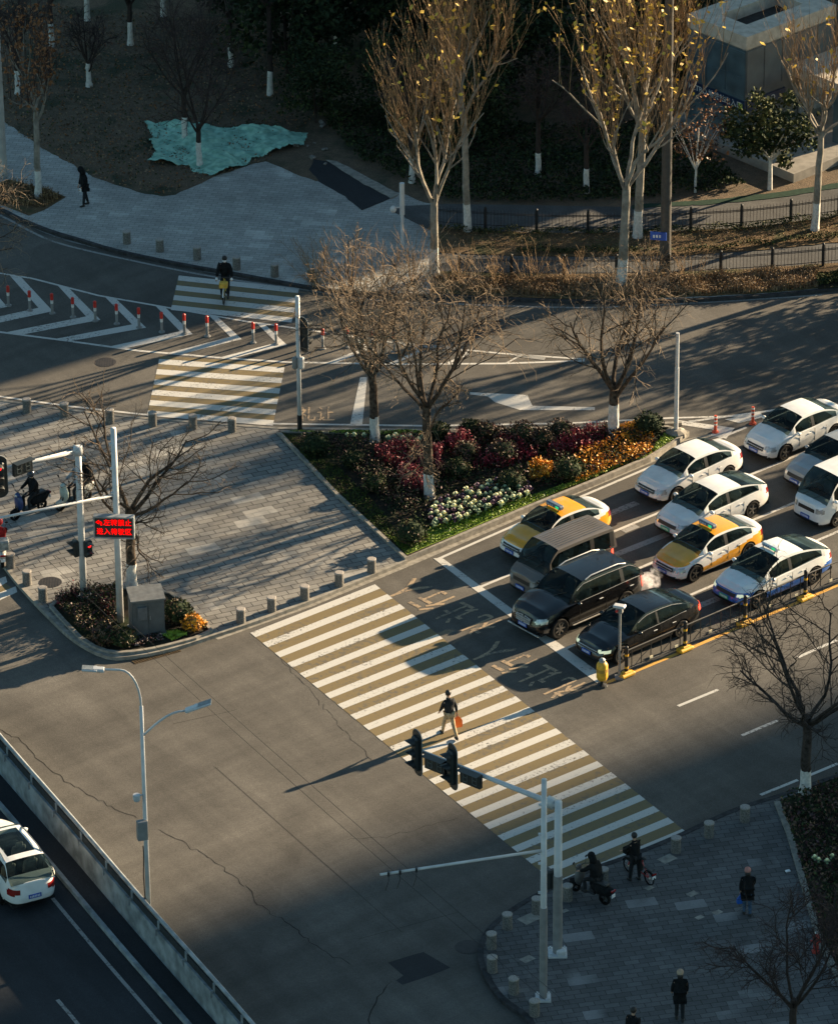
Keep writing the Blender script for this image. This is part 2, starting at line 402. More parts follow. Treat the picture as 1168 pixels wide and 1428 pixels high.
# island beds: kerb ring + soil
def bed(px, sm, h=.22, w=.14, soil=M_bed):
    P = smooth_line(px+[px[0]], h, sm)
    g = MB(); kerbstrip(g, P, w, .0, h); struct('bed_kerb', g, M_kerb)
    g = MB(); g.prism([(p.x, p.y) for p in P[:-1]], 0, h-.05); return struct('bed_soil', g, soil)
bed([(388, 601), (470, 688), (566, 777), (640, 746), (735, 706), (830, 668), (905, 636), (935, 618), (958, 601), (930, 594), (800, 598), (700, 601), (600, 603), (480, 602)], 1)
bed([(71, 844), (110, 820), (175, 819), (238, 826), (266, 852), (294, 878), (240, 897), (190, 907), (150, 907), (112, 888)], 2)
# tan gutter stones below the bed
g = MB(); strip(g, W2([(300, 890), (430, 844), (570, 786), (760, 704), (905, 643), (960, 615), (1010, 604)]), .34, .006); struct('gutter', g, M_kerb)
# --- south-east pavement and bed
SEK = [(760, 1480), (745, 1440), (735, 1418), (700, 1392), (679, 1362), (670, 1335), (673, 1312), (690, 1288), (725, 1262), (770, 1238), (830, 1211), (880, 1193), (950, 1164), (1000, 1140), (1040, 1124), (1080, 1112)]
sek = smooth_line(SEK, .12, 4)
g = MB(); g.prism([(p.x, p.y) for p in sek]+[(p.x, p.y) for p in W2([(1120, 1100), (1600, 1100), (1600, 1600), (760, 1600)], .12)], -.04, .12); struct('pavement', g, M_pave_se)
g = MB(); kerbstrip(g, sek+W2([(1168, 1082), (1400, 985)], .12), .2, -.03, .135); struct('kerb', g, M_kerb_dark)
pad('bed_soil', [(1083, 1117), (1168, 1085), (1400, 990), (1600, 1400), (1300, 1600), (1200, 1430), (1168, 1362), (1143, 1310), (1132, 1272), (1116, 1216), (1100, 1160)], .18, M_bed, z0=0)
g = MB(); kerbstrip(g, W2([(1083, 1117), (1100, 1160), (1116, 1216), (1132, 1272), (1143, 1310), (1168, 1360), (1210, 1440)], .2), .2, .0, .2); struct('bed_kerb', g, M_kerb)
# pale replaced slabs and covers on the south-east pavement
def slab(px, z=.124, m=None, name='replaced_slab'):
    g = MB(); g.prism([(p.x, p.y) for p in W2(px, z)], z-.01, z); struct(name, g, m or M_kerb)
for cx, cy, s in ((965, 1246, 1), (975, 1279, .8), (1000, 1272, .9), (735, 1337, 1.3), (905, 1238, .8), (930, 1197, 1.6), (738, 1280, 2.0), (787, 1270, .7)):
    slab([(cx-9*s, cy+1*s), (cx+2*s, cy-4*s), (cx+9*s, cy), (cx-2*s, cy+5*s)])
for cx, cy, sx, sy in ((70, 812, 17, 8), (147, 505, 14, 6), (652, 1321, 14, 7)):
    z = .126 if cy == 812 else .006
    g = MB(); c = at(cx, cy, z); g.lathe([(0.0, z-.004), (.42, z-.004), (.42, z), (0.0, z+.002)], 24, (c.x, c.y, 0), capb=False)
    for k in range(-3, 4):
        g.box((c.x+k*.1, c.y, z+.003), (.04, math.sqrt(max(.01, .38**2-(k*.1)**2))*2, .006))
    tag(g.build('manhole_cover', mat('cast_iron', (.035, .03, .028), .6, .3)), {812: 'round iron manhole cover in the plaza beside the shrub bed', 505: 'round iron manhole cover in the lane left of the striped crossing', 1321: 'dark round cover in the asphalt by the curved pavement corner'}[cy], 'manhole cover')
g = MB(); g.flat(W2([(541, 1343), (556, 1338), (566, 1335), (590, 1328), (628, 1350), (600, 1361), (561, 1374), (552, 1368), (562, 1361)]), .004); struct('asphalt_patch', g, M_asphalt_dark)
# drain grate by the corner bed
g = MB(); a, b = at(185, 924, .008), at(250, 906, .008); strip(g, [a, b], .3, .008)
for k in range(18): p = a.lerp(b, (k+.5)/18); g.box((p.x, p.y, .012), (.06, .28, .01), LANE)
tag(g.build('drain_grate', mat('rusty_iron', (.10, .07, .04), .7, .3)), 'rusty drain grate in the gutter under the shrub bed', 'drain')
# --- lower road behind the barrier (dark asphalt)
RW = [(-60, 956), (0, 1028), (100, 1142), (200, 1258), (300, 1370), (352, 1430), (420, 1508)]
g = MB(); g.flat([p+Vector((0,0,-1.36)) for p in W2([(-60, 956), (0, 1028), (100, 1142), (200, 1258), (300, 1370), (352, 1430), (420, 1508)], 1.36)]+W2([(320, 1600), (-600, 2300), (-1200, 900)]), .01); struct('side_road', g, M_asphalt_dark)
# --- crossings
Rr0, Rr1 = at(522.6, 815.1), at(951, 1156.5); Ll0, Ll1 = at(349, 883), at(712.7, 1182)
Rp = lambda t: Rr0.lerp(Rr1, t/23); Lp = lambda t: Ll0.lerp(Ll1, t/20)
g = MB(); g.flat([Rp(0), Rp(23.45), Lp(23.45), Lp(0)], .005); struct('crossing_coating', g, M_yfill)
g = MB()
for i in range(24): g.flat([Rp(i), Rp(i+.43), Lp(i+.43), Lp(i)], .009)
struct('crossing_stripes', g, M_white)
def cross(L0, L1, nL, R0, R1, nR, n, fill0, wd=.5):
    L0, L1, R0, R1 = at(*L0), at(*L1), at(*R0), at(*R1)
    Lf = lambda t: L0+(L1-L0)*(t/nL); Rf = lambda t: R0+(R1-R0)*(t/nR)
    g = MB(); g.flat([Lf(fill0), Rf(fill0), Rf(n-1+wd), Lf(n-1+wd)], .005); struct('crossing_coating', g, M_yfill)
    g = MB()
    for i in range(n): g.flat([Lf(i), Rf(i), Rf(i+wd), Lf(i+wd)], .009)
    struct('crossing_stripes', g, M_white)
cross((221.9, 500.7), (206.2, 572.6), 5, (396.6, 512.7), (381.8, 586.3), 5, 6, -.35)
cross((249.3, 384.2), (239.7, 425.3), 3, (417, 402), (408, 443), 3, 4, 0)
g = MB(); g.flat(W2([(-60, 800), (-10, 828), (20, 822), (-60, 770)]), .005); struct('crossing_coating', g, M_yfill)
g = MB()
for i in range(4): g.flat(W2([(-10+i*-14, 836-i*9+6), (24-i*14, 826-i*14), (22-i*14, 818-i*14), (-14-i*14, 832-i*14)]), .009)
struct('crossing_stripes', g, M_white)
# --- lane markings
g = MB()
S = lambda t: at(608, 780).lerp(at(838, 950), t)
g.flat([at(604, 779), at(616, 778), at(843, 944), at(832, 953)], .009)
def lane_line(g, t, length, w=.13, start=0, z=.007):
    a = S(t)+LD*start; b = a+LD*length; nn = LN*(w/2)
    g.flat([a+nn, b+nn, b-nn, a-nn], z)
strip(g, W2([(612, 779), (760, 714), (905, 652), (1040, 596)]), .13, .007)
for t in (.25, .505, .76): lane_line(g, t, 34)
for a, b in (((945, 985), (1001, 962)), ((1034, 1026), (1084, 1005)), ((1112, 917), (1166, 893)), ((1060, 1109), (1112, 1088)), ((1120, 1085), (1168, 1065))):
    strip(g, W2([a, b]), .13, .007)
# kerb edge line above the plaza
strip(g, W2([(-60, 546), (0, 553), (100, 567), (200, 578), (300, 586), (385, 591), (600, 594), (800, 590), (935, 583), (1040, 580)]), .13, .007)
# hatched wedge
TL = [(-260, 345), (-60, 372), (0, 381), (44, 388), (137, 412), (240, 430), (342, 448), (400, 456), (470, 466), (560, 479), (700, 493), (815, 501)]
BL = [(-260, 430), (-60, 455), (0, 463), (92, 475), (192, 489), (308, 499), (400, 505), (560, 508), (700, 507), (815, 503)]
strip(g, W2(TL), .12, .007); strip(g, W2(BL), .14, .007)
def yon(line, x):
    for (x0, y0), (x1, y1) in zip(line, line[1:]):
        if x0 <= x <= x1: return y0+(y1-y0)*(x-x0)/(x1-x0)
    return line[-1][1]
for tx, ty in ((10, 428), (73.6, 434), (140, 446), (203.8, 457), (268.8, 466), (337, 473), (400, 481), (520, 486), (590, 490), (655, 494), (725, 497)):
    s = min(1.0, (yon(BL, tx)-yon(TL, tx))/70)
    ux, lx = tx-61*s, tx-115*s
    uy = yon(TL, ux); ly = yon(BL, lx)
    g.flat(W2([(ux, uy), (ux+16*s, yon(TL, ux+16*s)), (tx, ty), (tx-14*s, ty+2)]), .0085)
    g.flat(W2([(tx, ty), (tx-14*s, ty-6*s), (lx-20*s, yon(BL, lx-20*s)), (lx+6*s, ly)]), .0095)
g.flat(W2([(502, 526), (512, 526), (505, 592), (488, 592)]), .007)
g.flat(W2([(655, 547), (735, 551), (742, 566), (829, 568), (829, 572), (725, 572), (690, 561), (680, 553), (655, 550)]), .0075)
# nose markings right of the bed
g.flat(W2([(945, 586), (1024, 597), (1012, 612), (990, 607), (998, 600), (945, 592)]), .0082)
strip(g, W2([(960, 588), (1065, 574), (1140, 562)]), .14, .0062)
g.flat(W2([(1010, 585), (1060, 575), (1064, 582), (1030, 590)]), .0078)
struct('road_markings', g, M_white)
g = MB()
for a, b in (((844, 719), (888, 701)), ((857, 774), (933, 744)), ((967, 848), (1013, 830)), ((868, 741), (888, 733))): strip(g, W2([a, b]), .32, .0066)
for x0, y0, x1, y1 in ((560, 480, 640, 486), (720, 495, 760, 500)): strip(g, W2([(x0, y0), (x1, y1)]), .3, .0104)
strip(g, smooth_line([(-60, 280), (0, 300), (60, 331), (120, 349), (250, 377), (330, 391), (420, 403), (520, 418), (640, 424), (800, 429), (920, 425), (1060, 417), (1148, 411)], 0, 3), .13, .007)
strip(g, smooth_line([(-60, 268), (0, 291), (60, 323), (120, 342), (250, 371), (330, 386), (420, 398), (520, 411)], 0, 3), .10, .007)
struct('faded_road_markings', g, M_white_old)
g = MB(); strip(g, [at(833, 957)+Vector((0, 0, 0)), at(872, 942), at(954.5, 907.5), at(1038, 871.5), at(1122, 836), at(1205, 800), at(1420, 706)], .16, .0075); struct('yellow_road_line', g, M_yline)
# lane lettering, read by drivers facing the crossing
g = MB(); sd_ = (S(1)-S(0)).normalized(); up_ = -LD
for a, b in (((556, 812), (690, 878)), ((672, 900), (806, 966))):
    A, B = at(*a), at(*b); d_ = (A-B).normalized(); L_ = (A-B).length
    for k, ch in enumerate('礼让行人'):
        put_text(g, ch, 1.15, (B.x+(A.x-B.x)*(k+.5)/4, B.y+(A.y-B.y)*(k+.5)/4, .0078), d_, up_, L_/4/1.15*.84, 1.5)
put_text(g, '礼让', 1.0, (*at(441, 579)[:2], .0078), (1, 0, 0), (0, 1, 0), .72, 1.3)
struct('lane_lettering', g, M_text)
# cracks and joints in the junction asphalt
def crack(px, w, seed):
    r = random.Random(seed); P = W2(px, .004); q = []
    for a, b in zip(P, P[1:]):
        k = max(2, int((b-a).length/.22))
        for j in range(k): q.append(a.lerp(b, j/k)+Vector((r.gauss(0, .045), r.gauss(0, .07), 0)))
    q.append(P[-1]); rb = ribbon(q, w); V = []
    for i, (a, b) in enumerate(rb):
        s = (.45+r.random()) * (1 if 0 < i < len(rb)-1 else .1); m_ = (a+b)/2; V += [m_+(a-m_)*s, m_+(b-m_)*s]
    g = MB(); g.add([(v.x, v.y, .004) for v in V], [(2*i, 2*i+1, 2*i+3, 2*i+2) for i in range(len(rb)-1)])
    struct('asphalt_crack', g, mat('crack_dark', (.028, .025, .022), .95))
crack([(-20, 1005), (30, 1035), (55, 1062), (90, 1088), (130, 1112), (170, 1132), (192, 1142)], .03, 1)
crack([(215, 1155), (255, 1172), (285, 1192), (320, 1215), (350, 1243), (362, 1262), (398, 1285), (430, 1310), (465, 1335), (490, 1347)], .03, 2)
crack([(548, 1370), (530, 1385), (518, 1405), (515, 1440)], .035, 3)
crack([(585, 1060), (610, 1085), (640, 1105), (680, 1130), (735, 1158), (760, 1172), (790, 1192), (830, 1212)], .022, 4)
crack([(520, 1060), (470, 1010), (430, 960), (385, 915)], .015, 5)
crack([(480, 1170), (530, 1170), (600, 1150), (640, 1140)], .015, 6)
g = MB()
for a, b in (((300, 1070), (560, 1300)), ((500, 1310), (640, 1272)), ((240, 1010), (330, 990))): strip(g, W2([a, b]), .02, .0035)
struct('asphalt_joint', g, mat('joint_dark', (.045, .041, .036), .95))
# ================================================================ VEGETATION
M_bark = mat('grey_brown_bark', (.075, .056, .042), .9, var=.35, scale=7, bump=.6)
M_bark_pale = mat('pale_plane_bark', (.30, .27, .225), .85, var=.4, scale=3.5, bump=.4, col2=(.16, .14, .115))
M_lime = mat('limewashed_bark', (.58, .56, .52), .9, var=.12, scale=8, bump=.3)
M_twig = mat('tan_twigs', (.25, .185, .125), .85, var=.2)
M_twig_mid = mat('grey_brown_twigs', (.12, .09, .065), .85, var=.2)
M_twig_dark = mat('dark_twigs', (.045, .034, .030), .9, var=.2)
M_twig_purple = mat('purple_brown_twigs', (.06, .042, .040), .9, var=.2)
M_shoot = mat('ochre_shoots', (.25, .165, .09), .8, var=.25)
M_leaf_y = mat('yellow_leaf', (.62, .40, .04), .6)
M_leaf_b = mat('rust_leaf', (.26, .12, .055), .7, var=.3)
M_leaf_d = mat('dark_evergreen_leaf', (.022, .035, .016), .85, var=.3)
M_leaf_d2 = mat('mid_evergreen_leaf', (.045, .06, .022), .85, var=.3)
M_leaf_o = mat('olive_leaf', (.10, .10, .035), .8, var=.3)
M_red = mat('crimson_foliage', (.32, .03, .05), .6, var=.3)
M_dred = mat('maroon_foliage', (.075, .022, .022), .6, var=.3)
M_orange = mat('orange_flower', (.90, .36, .02), .6, var=.3)
M_green = mat('bright_green_blade', (.30, .42, .04), .6, var=.25)
M_brownleaf = mat('bronze_leaf', (.12, .065, .03), .6, var=.3)
M_strawm = mat('straw', (.30, .20, .10), .8, var=.3)
def rdir(r, d, spread):
    a = d.orthogonal().normalized(); b = d.cross(a); ph = r.uniform(0, 2*PI)
    return (d*math.cos(spread)+(a*math.cos(ph)+b*math.sin(ph))*math.sin(spread)).normalized()
def branch(r, p, d, L, r0, r1, k, curl, trop):
    pts = [p]; rad = [r0]; st = L/k
    for i in range(k):
        d = (d+Vector((r.gauss(0, curl), r.gauss(0, curl), r.gauss(0, curl)))+Vector((0, 0, trop))).normalized()
        p = p+d*st; pts.append(p); rad.append(r0+(r1-r0)*(i+1)/k)
    return pts, rad, d
def along(pts, t):
    x = t*(len(pts)-1); i = min(int(x), len(pts)-2); f = x-i
    return pts[i].lerp(pts[i+1], f), (pts[i+1]-pts[i]).normalized()
def leafq(mb, c, s, r, flat=.0):
    a = Vector((r.gauss(0, 1), r.gauss(0, 1), r.gauss(0, 1)*(1-flat))).normalized(); b = a.orthogonal().normalized()
    ph = r.uniform(0, PI); b2 = (b*math.cos(ph)+a.cross(b)*math.sin(ph)); u = b2*s; v = a.cross(b2)*s*.6
    mb.add([c-u, c+v, c+u, c-v], [(0, 1, 2, 3)])
def trunk_mesh(r, fork, r0, lean, paint, mi_bark=0):
    """root flare, lime-washed lower part, bark above"""
    mb = MB(); pts = [Vector((0, 0, -.1))]; rad = [r0*1.35]; d = Vector((lean[0], lean[1], 1)).normalized(); k = 8
    hs = sorted(set([.12, paint, paint+.01]+[fork*i/k for i in range(1, k+1)]))
    for h in hs: pts.append(d*h+Vector((r.gauss(0, .012), r.gauss(0, .012), 0))); rad.append(r0*(1.12 if h < .2 else 1-.25*h/fork))
    n = 9; V0 = len(mb.v); mb.tube(pts, rad, n)
    # material: painted below `paint`
    for fi, f in enumerate(mb.f):
        zc = sum(mb.v[i][2] for i in f)/len(f)
        mb.mi[fi] = 1 if zc < paint else 0
    return mb, pts[-1], rad[-1], d
def spreading_tree(seed, fork=3.0, r0=.17, H=8.5, rad=4.2, limbs=6, n2=8, n3=8, n4=7, paint=1.15, lean=(0, 0), mats=None, curl=.18, ang=(.45, 1.0), parent=None, tw=.007, low=0):
    r = random.Random(seed); mb, p, rr, d = trunk_mesh(r, fork, r0, lean, paint); cr = MB(); S_ = H/8.5
    mb.cur = 0; L1s = []
    for i in range(limbs):
        a = 2*PI*(i+r.uniform(-.3, .3))/limbs; th = r.uniform(*ang)
        dd = Vector((math.cos(a)*math.sin(th), math.sin(a)*math.sin(th), math.cos(th)))
        L = rad/max(.75, math.sin(th)+.25)*r.uniform(.7, .95)
        pts, rd, _ = branch(r, p-Vector((0, 0, r.uniform(0, .5))), dd, L, rr*r.uniform(.45, .65), rr*.16, 7, curl*.7, .07)
        mb.tube(pts, rd, 6, cap=False); L1s.append((pts, rd, L))
    for i in range(low):
        a = r.uniform(0, 2*PI); dd = Vector((math.cos(a), math.sin(a), .15)).normalized()
        pts, rd, _ = branch(r, Vector((0, 0, fork*.72)), dd, rad*.5, rr*.4, rr*.14, 7, .3, .08); mb.tube(pts, rd, 6, cap=False); L1s.append((pts, rd, rad*.5))
    for pts, rd, L in L1s:
        for j in range(n2):
            t = .25+.75*(j+r.random())/n2; q, dq = along(pts, min(t, 1)); d2 = rdir(r, dq, r.uniform(.45, .95))
            L2 = L*r.uniform(.38, .6)*(1.2-t*.45)
            b2, rd2, _ = branch(r, q, d2, L2, rd[-1]*1.0, .016, 5, curl*1.2, .05); cr.cur = 0; cr.tube(b2, rd2, 4, cap=False)
            for k in range(n3):
                t3 = .2+.8*(k+r.random())/n3; q3, dq3 = along(b2, min(t3, 1)); d3 = rdir(r, dq3, r.uniform(.5, 1.05)); L3 = L2*r.uniform(.35, .6)
                b3, rd3, _ = branch(r, q3, d3, L3, .014, .008, 4, curl*1.5, .03); cr.cur = 0 if k % 2 else 1; cr.tube(b3, rd3, 3, cap=False)
                for m_ in range(n4):
                    t4 = .15+.85*(m_+r.random())/n4; q4, dq4 = along(b3, min(t4, 1)); d4 = rdir(r, dq4, r.uniform(.5, 1.1))
                    b4, rd4, _ = branch(r, q4, d4, L3*r.uniform(.4, .75), tw, tw*.6, 3, curl*2, -.03); cr.cur = 1; cr.tube(b4, rd4, 3, cap=False)
    return mb, cr
def cat_two(cr): return max(cr.mi) > 0
def place_tree(name, label, mbc, px, mats, cat='tree', group=None, z=.1, leaves=None, rz=0):
    mb, cr = mbc
    root = thing(name, label, cat, at(px[0], px[1], z), rz, group)
    mb.build('trunk', [mats[0], M_lime], root, smooth=True); cr.build('crown', [mats[0], mats[1]] if cat_two(cr) else [mats[1]], root)
    if leaves: leaves[0].build('leaves', leaves[1], root)
    return root
def poplar(seed, fork=3.3, r0=.18, H=13.5, rad=3.6, limbs=5, shoots=8, paint=1.2, tiers=2, leafn=60, tw=.0085):
    r = random.Random(seed); mb, p, rr, d = trunk_mesh(r, fork, r0, (r.uniform(-.04, .04), 0), paint); cr = MB(); lf = MB()
    for i in range(limbs):
        a = 2*PI*(i+r.uniform(-.25, .25))/limbs; th = r.uniform(.30, .80)
        dd = Vector((math.cos(a)*math.sin(th), math.sin(a)*math.sin(th), math.cos(th)))
        L = (H-fork)*r.uniform(.34, .48)
        pts, rd, _ = branch(r, p-Vector((0, 0, r.uniform(0, .6))), dd, L, rr*.62, rr*.22, 8, .13, .05); mb.tube(pts, rd, 7, cap=False)
        for k in range(4):     # secondary forks
            q, dq = along(pts, r.uniform(.25, .7)); d2 = rdir(r, dq, r.uniform(.3, .55)); d2.z = abs(d2.z)
            b, rb_, _ = branch(r, q, d2, L*r.uniform(.45, .65), rr*.28, rr*.13, 6, .08, .06); mb.tube(b, rb_, 5, cap=False)
            for j in range(int(shoots*.6)): shoot(r, b, .3+.7*r.random(), (H-fork)*r.uniform(.25, .5), cr, lf, rad, leafn, tw)
        for j in range(shoots): shoot(r, pts, .35+.65*r.random(), (H-fork)*r.uniform(.25, .55), cr, lf, rad, leafn, tw)
    return mb, cr, lf
def shoot(r, pts, t, L, cr, lf, rad, leafn, tw):
    q, dq = along(pts, t); out = Vector((q.x, q.y, 0)); out = out.normalized() if out.length > .1 else Vector((1, 0, 0))
    d = (Vector((0, 0, 1))+out*r.uniform(-.12, .38)+Vector((r.gauss(0, .1), r.gauss(0, .1), 0))).normalized()
    L *= r.choice((.5, .8, 1, 1.3)); b, rb_, _ = branch(r, q, d, L, tw*2.0, tw*.7, 6, .08, .06); cr.tube(b, rb_, 4, cap=False)
    for k in range(5):
        q2, dq2 = along(b, r.uniform(.1, 1)); d2 = rdir(r, dq2, r.uniform(.25, .6))
        b2, r2_, _ = branch(r, q2, d2, L*r.uniform(.12, .3), tw*.75, tw*.5, 3, .06, .12); cr.tube(b2, r2_, 3, cap=False)
        if r.random() < leafn/260 and q2.z > 6: leafq(lf, b2[-1]+Vector((r.gauss(0, .05), r.gauss(0, .05), -.05)), r.uniform(.09, .16), r)
def leafy_crown(seed, dims, n, size, cz, clumps=60, mats3=True):
    r = random.Random(seed); mb = MB(); cs = []
    for i in range(clumps):
        v = Vector((r.gauss(0, 1), r.gauss(0, 1), r.gauss(0, 1))).normalized()*(r.random()**.35)
        cs.append((Vector((v.x*dims[0]/2, v.y*dims[1]/2, cz+v.z*dims[2]/2)), r.uniform(.10, .2)*min(dims), r.choice((0, 0, 1, 1, 2))))
    for i in range(n):
        c, s, mi = r.choice(cs); v = Vector((r.gauss(0, 1), r.gauss(0, 1), r.gauss(0, .8)))
        v = v.normalized()*s*(r.random()**.4); mb.cur = mi if r.random() < .75 else r.choice((0, 1, 2)) if mats3 else 0
        leafq(mb, c+v, size*r.uniform(.6, 1.2), r)
    return mb
# ---- trees on the flower island
IG = 'bare trees on the flower-bed island'
BM = [M_bark, M_twig]
place_tree('street_tree', 'bare tree at the left end of the flower bed beside the traffic signal pole', spreading_tree(11, 3.0, .19, 8.8, 3.9, 7, 7, 6, 5, 1.1, (-.03, 0), curl=.17, ang=(.3, .85)), (523, 617), BM, group=IG)
place_tree('street_tree', 'tallest bare tree, in the middle of the flower bed among the red flowers', spreading_tree(23, 3.9, .2, 10, 4.5, 7, 8, 6, 5, 1.05, (-.02, 0), curl=.16, ang=(.3, 1.05), low=2), (598, 696), BM, group=IG)
place_tree('street_tree', 'bare tree at the right end of the flower bed beside the orange flowers', spreading_tree(35, 2.1, .23, 9, 4.4, 6, 8, 6, 4, 1.5, curl=.15, ang=(.25, .85)), (855, 612), BM, group=IG)
place_tree('street_tree', 'bare sprawling tree behind the grey cabinet and the red lettered screen pole', spreading_tree(47, 3.2, .2, 8.0, 4.1, 7, 6, 5, 3, 1.0, (0, 0), curl=.16, ang=(.35, 1.1), low=2, tw=.006), (184, 820), [M_bark, M_twig_mid])
place_tree('street_tree', 'dark bare tree on the right edge rising over the median fence', spreading_tree(51, 2.9, .19, 7.6, 4.4, 7, 7, 6, 5, .9, curl=.15, ang=(.6, 1.15), tw=.007), (1122, 1106), [mat('dark_bark', (.05, .04, .035), .9, var=.3), M_twig_dark], z=.15)
place_tree('street_tree', 'bare tree at the bottom right corner beyond the strolling woman', spreading_tree(63, 2.2, .14, 6.2, 3.4, 6, 7, 7, 6, .8, curl=.17, ang=(.35, 1.1), tw=.007), (1103, 1478), [M_twig_dark, M_twig_purple], z=.15)
place_tree('street_tree', 'tree reaching in from the left edge with golden drooping twigs beside the hatched wedge', spreading_tree(77, 2.4, .18, 8.4, 4.6, 7, 8, 7, 5, 1.0, curl=.25, ang=(.5, 1.2)), (-72, 470), [M_bark, M_twig], z=0)
# ---- tall upright trees
place = [((605, 383), 101, 'tall upright leafless tree directly behind the middle island tree, forking low', 3.4, 13.8, .19),
         ((652, 321), 102, 'tall upright tree with yellow leaves, right behind the start of the upper black fence', 5.3, 15.5, .16),
         ((866, 398), 103, 'tall upright leaning tree in front of the lower black fence beside the dark lamp post', 4.6, 16, .21),
         ((888, 330), 104, 'tall upright tree hung with yellow leaves just left of the dark lamp post', 5.2, 16, .19)]
for px, sd0, lab, fk, H, rr in place:
    mb, cr, lf = poplar(sd0, fk, rr, H, leafn=45 if sd0 < 103 else 130); root = place_tree('upright_tree', lab, (mb, cr), px, [M_bark_pale, M_shoot], group='tall upright trees by the black fences', z=.17, leaves=(lf, M_leaf_y))
mb, cr, lf = poplar(105, 4.6, .16, 12, 3, 5, 8, leafn=20, tw=.007)
place_tree('upright_tree', 'slim upright tree in front of the metro entrance steps with a limewashed foot', (mb, cr), (1136, 320), [M_bark_pale, M_shoot], group='tall upright trees by the black fences', z=.17, leaves=(lf, M_leaf_y))
for x_, y_, sd1 in ((1290, 352, 111), (1400, 318, 112), (1530, 345, 113)):
    mb, cr, lf = poplar(sd1, 4.5, .2, 15, 3.6, 5, 9, leafn=0); place_tree('upright_tree', 'tall upright tree beyond the right edge, casting long shadows over the road', (mb, cr), (x_, y_), [M_bark_pale, M_shoot], group='upright trees beyond the right edge', z=.17)
# plane tree top-left with rust leaves
mb, cr, lf = poplar(106, 3.8, .15, 11, 3, 4, 6, leafn=0, tw=.008)
r = random.Random(5)
for k in range(650):
    c = r.choice(cr.v); 
    if c[2] > 4.2: leafq(lf, Vector(c)+Vector((r.gauss(0, .12), r.gauss(0, .12), -.1)), r.uniform(.07, .13), r)
place_tree('plane_tree', 'pale plane tree with rust brown leaves in the pit beside the hooded walker', (mb, cr), (53, 274), [M_bark_pale, M_twig_purple], z=.13, leaves=(lf, M_leaf_b))
# dark bare trees in the shaded park
pm = [M_twig_dark, M_twig_purple]
PT = [((278, 231), 201, 'bare dark tree with a white foot standing on the green sheet', 1.9, 7.2, 3.7), ((258, 196), 202, 'bare dark tree whose white foot stands at the back of the green sheet', 2.4, 8.5, 3.4),
      ((124, 120), 203, 'small bare shrub-like tree with a short white foot above the hooded walker', 1.0, 4.5, 1.8), ((122, 28), 204, 'bare tree with a broad white foot near the top left corner', 2.8, 8, 3.2),
      ((72, 64), 208, 'thin bare tree behind the rust-leaved plane tree', 2.4, 7, 2.4), ((377, 132), 205, 'tall dark bare trunk beside the evergreen thicket above the green sheet', 4.2, 11, 3.2),
      ((182, 62), 210, 'thin bare tree high on the leaf-strewn bank, left of centre', 2.2, 7, 2.4), ((322, 92), 211, 'bare dark tree between the green sheet and the tall dark trunk', 2.6, 8, 2.8), ((470, 60), 212, 'bare dark tree above the rubble at the left of the upright trees', 3.2, 9, 2.8), ((25, 130), 213, 'thin bare tree on the bank at the far left edge', 2.2, 7, 2.2), ((228, 22), 214, 'bare tree near the top edge, left of the evergreens', 2.6, 8, 2.6),
      ((574, 254), 206, 'slender tree with a pale foot just right of the dark asphalt patch', 2.8, 8, 2.4), ((750, 246), 207, 'slender tree with a pale foot in the dark thicket between the tall upright trees', 2.6, 8, 2.4), ((817, 268), 209, 'slender pale-footed tree left of the tall leafy poplars', 2.4, 7, 2.0)]
for px, sd0, lab, fk, H, rr in PT:
    m_ = spreading_tree(sd0, fk, .13, H, rr, 6, 6, 5, 4, 1.1, curl=.10, ang=(.25, .8), tw=.007)
    place_tree('park_tree', lab, m_, px, pm, group='bare trees in the shaded park', z=.15)
# magnolia and bronze shrub by the metro entrance
def leafy_tree(name, label, px, dims, n, size, cz, trunk_h, mats3, seed, z=.15, group=None, cat='tree', tr=.09, pm_=M_lime):
    root = thing(name, label, cat, at(px[0], px[1], z), 0, group)
    r = random.Random(seed); g = MB(); g.tube([(0, 0, -.1), (0, 0, trunk_h*.5), (r.uniform(-.1, .1), 0, cz)], [tr*1.2, tr, tr*.5], 8)
    for k in range(8):
        a = r.uniform(0, 2*PI); e = Vector((math.cos(a)*dims[0]*.35, math.sin(a)*dims[1]*.35, cz+r.uniform(-.1, .3)*dims[2])); g.tube([(0, 0, trunk_h), Vector((0, 0, trunk_h)).lerp(e, .5)+Vector((0, 0, .1)), e], [tr*.5, tr*.3, tr*.12], 5)
    g.build('trunk', pm_, root, smooth=True)
    leafy_crown(seed, dims, n, size, cz).build('crown', mats3, root); return root
leafy_tree('magnolia_tree', 'glossy evergreen tree with olive lights in front of the metro entrance corner', (1073, 264), (4.1, 3.3, 2.9), 3400, .11, 2.7, 1.3, [M_leaf_d, M_leaf_d2, M_leaf_o], 301)
leafy_tree('bronze_tree', 'small bronze-leaved tree with a white foot below the metro sign band', (969, 268), (3.0, 2.6, 3.0), 900, .08, 2.9, 1.0, [M_brownleaf, M_leaf_b, M_twig_purple], 302, tr=.05)
ev = leafy_tree('evergreen_tree', 'dark evergreen at the left end of the thicket', (400, 110), (6, 6, 6.5), 3800, .17, 3.6, .8, [M_leaf_d, M_leaf_d, M_leaf_d2], 303, group='dark evergreens massed along the back of the park', pm_=M_twig_dark)
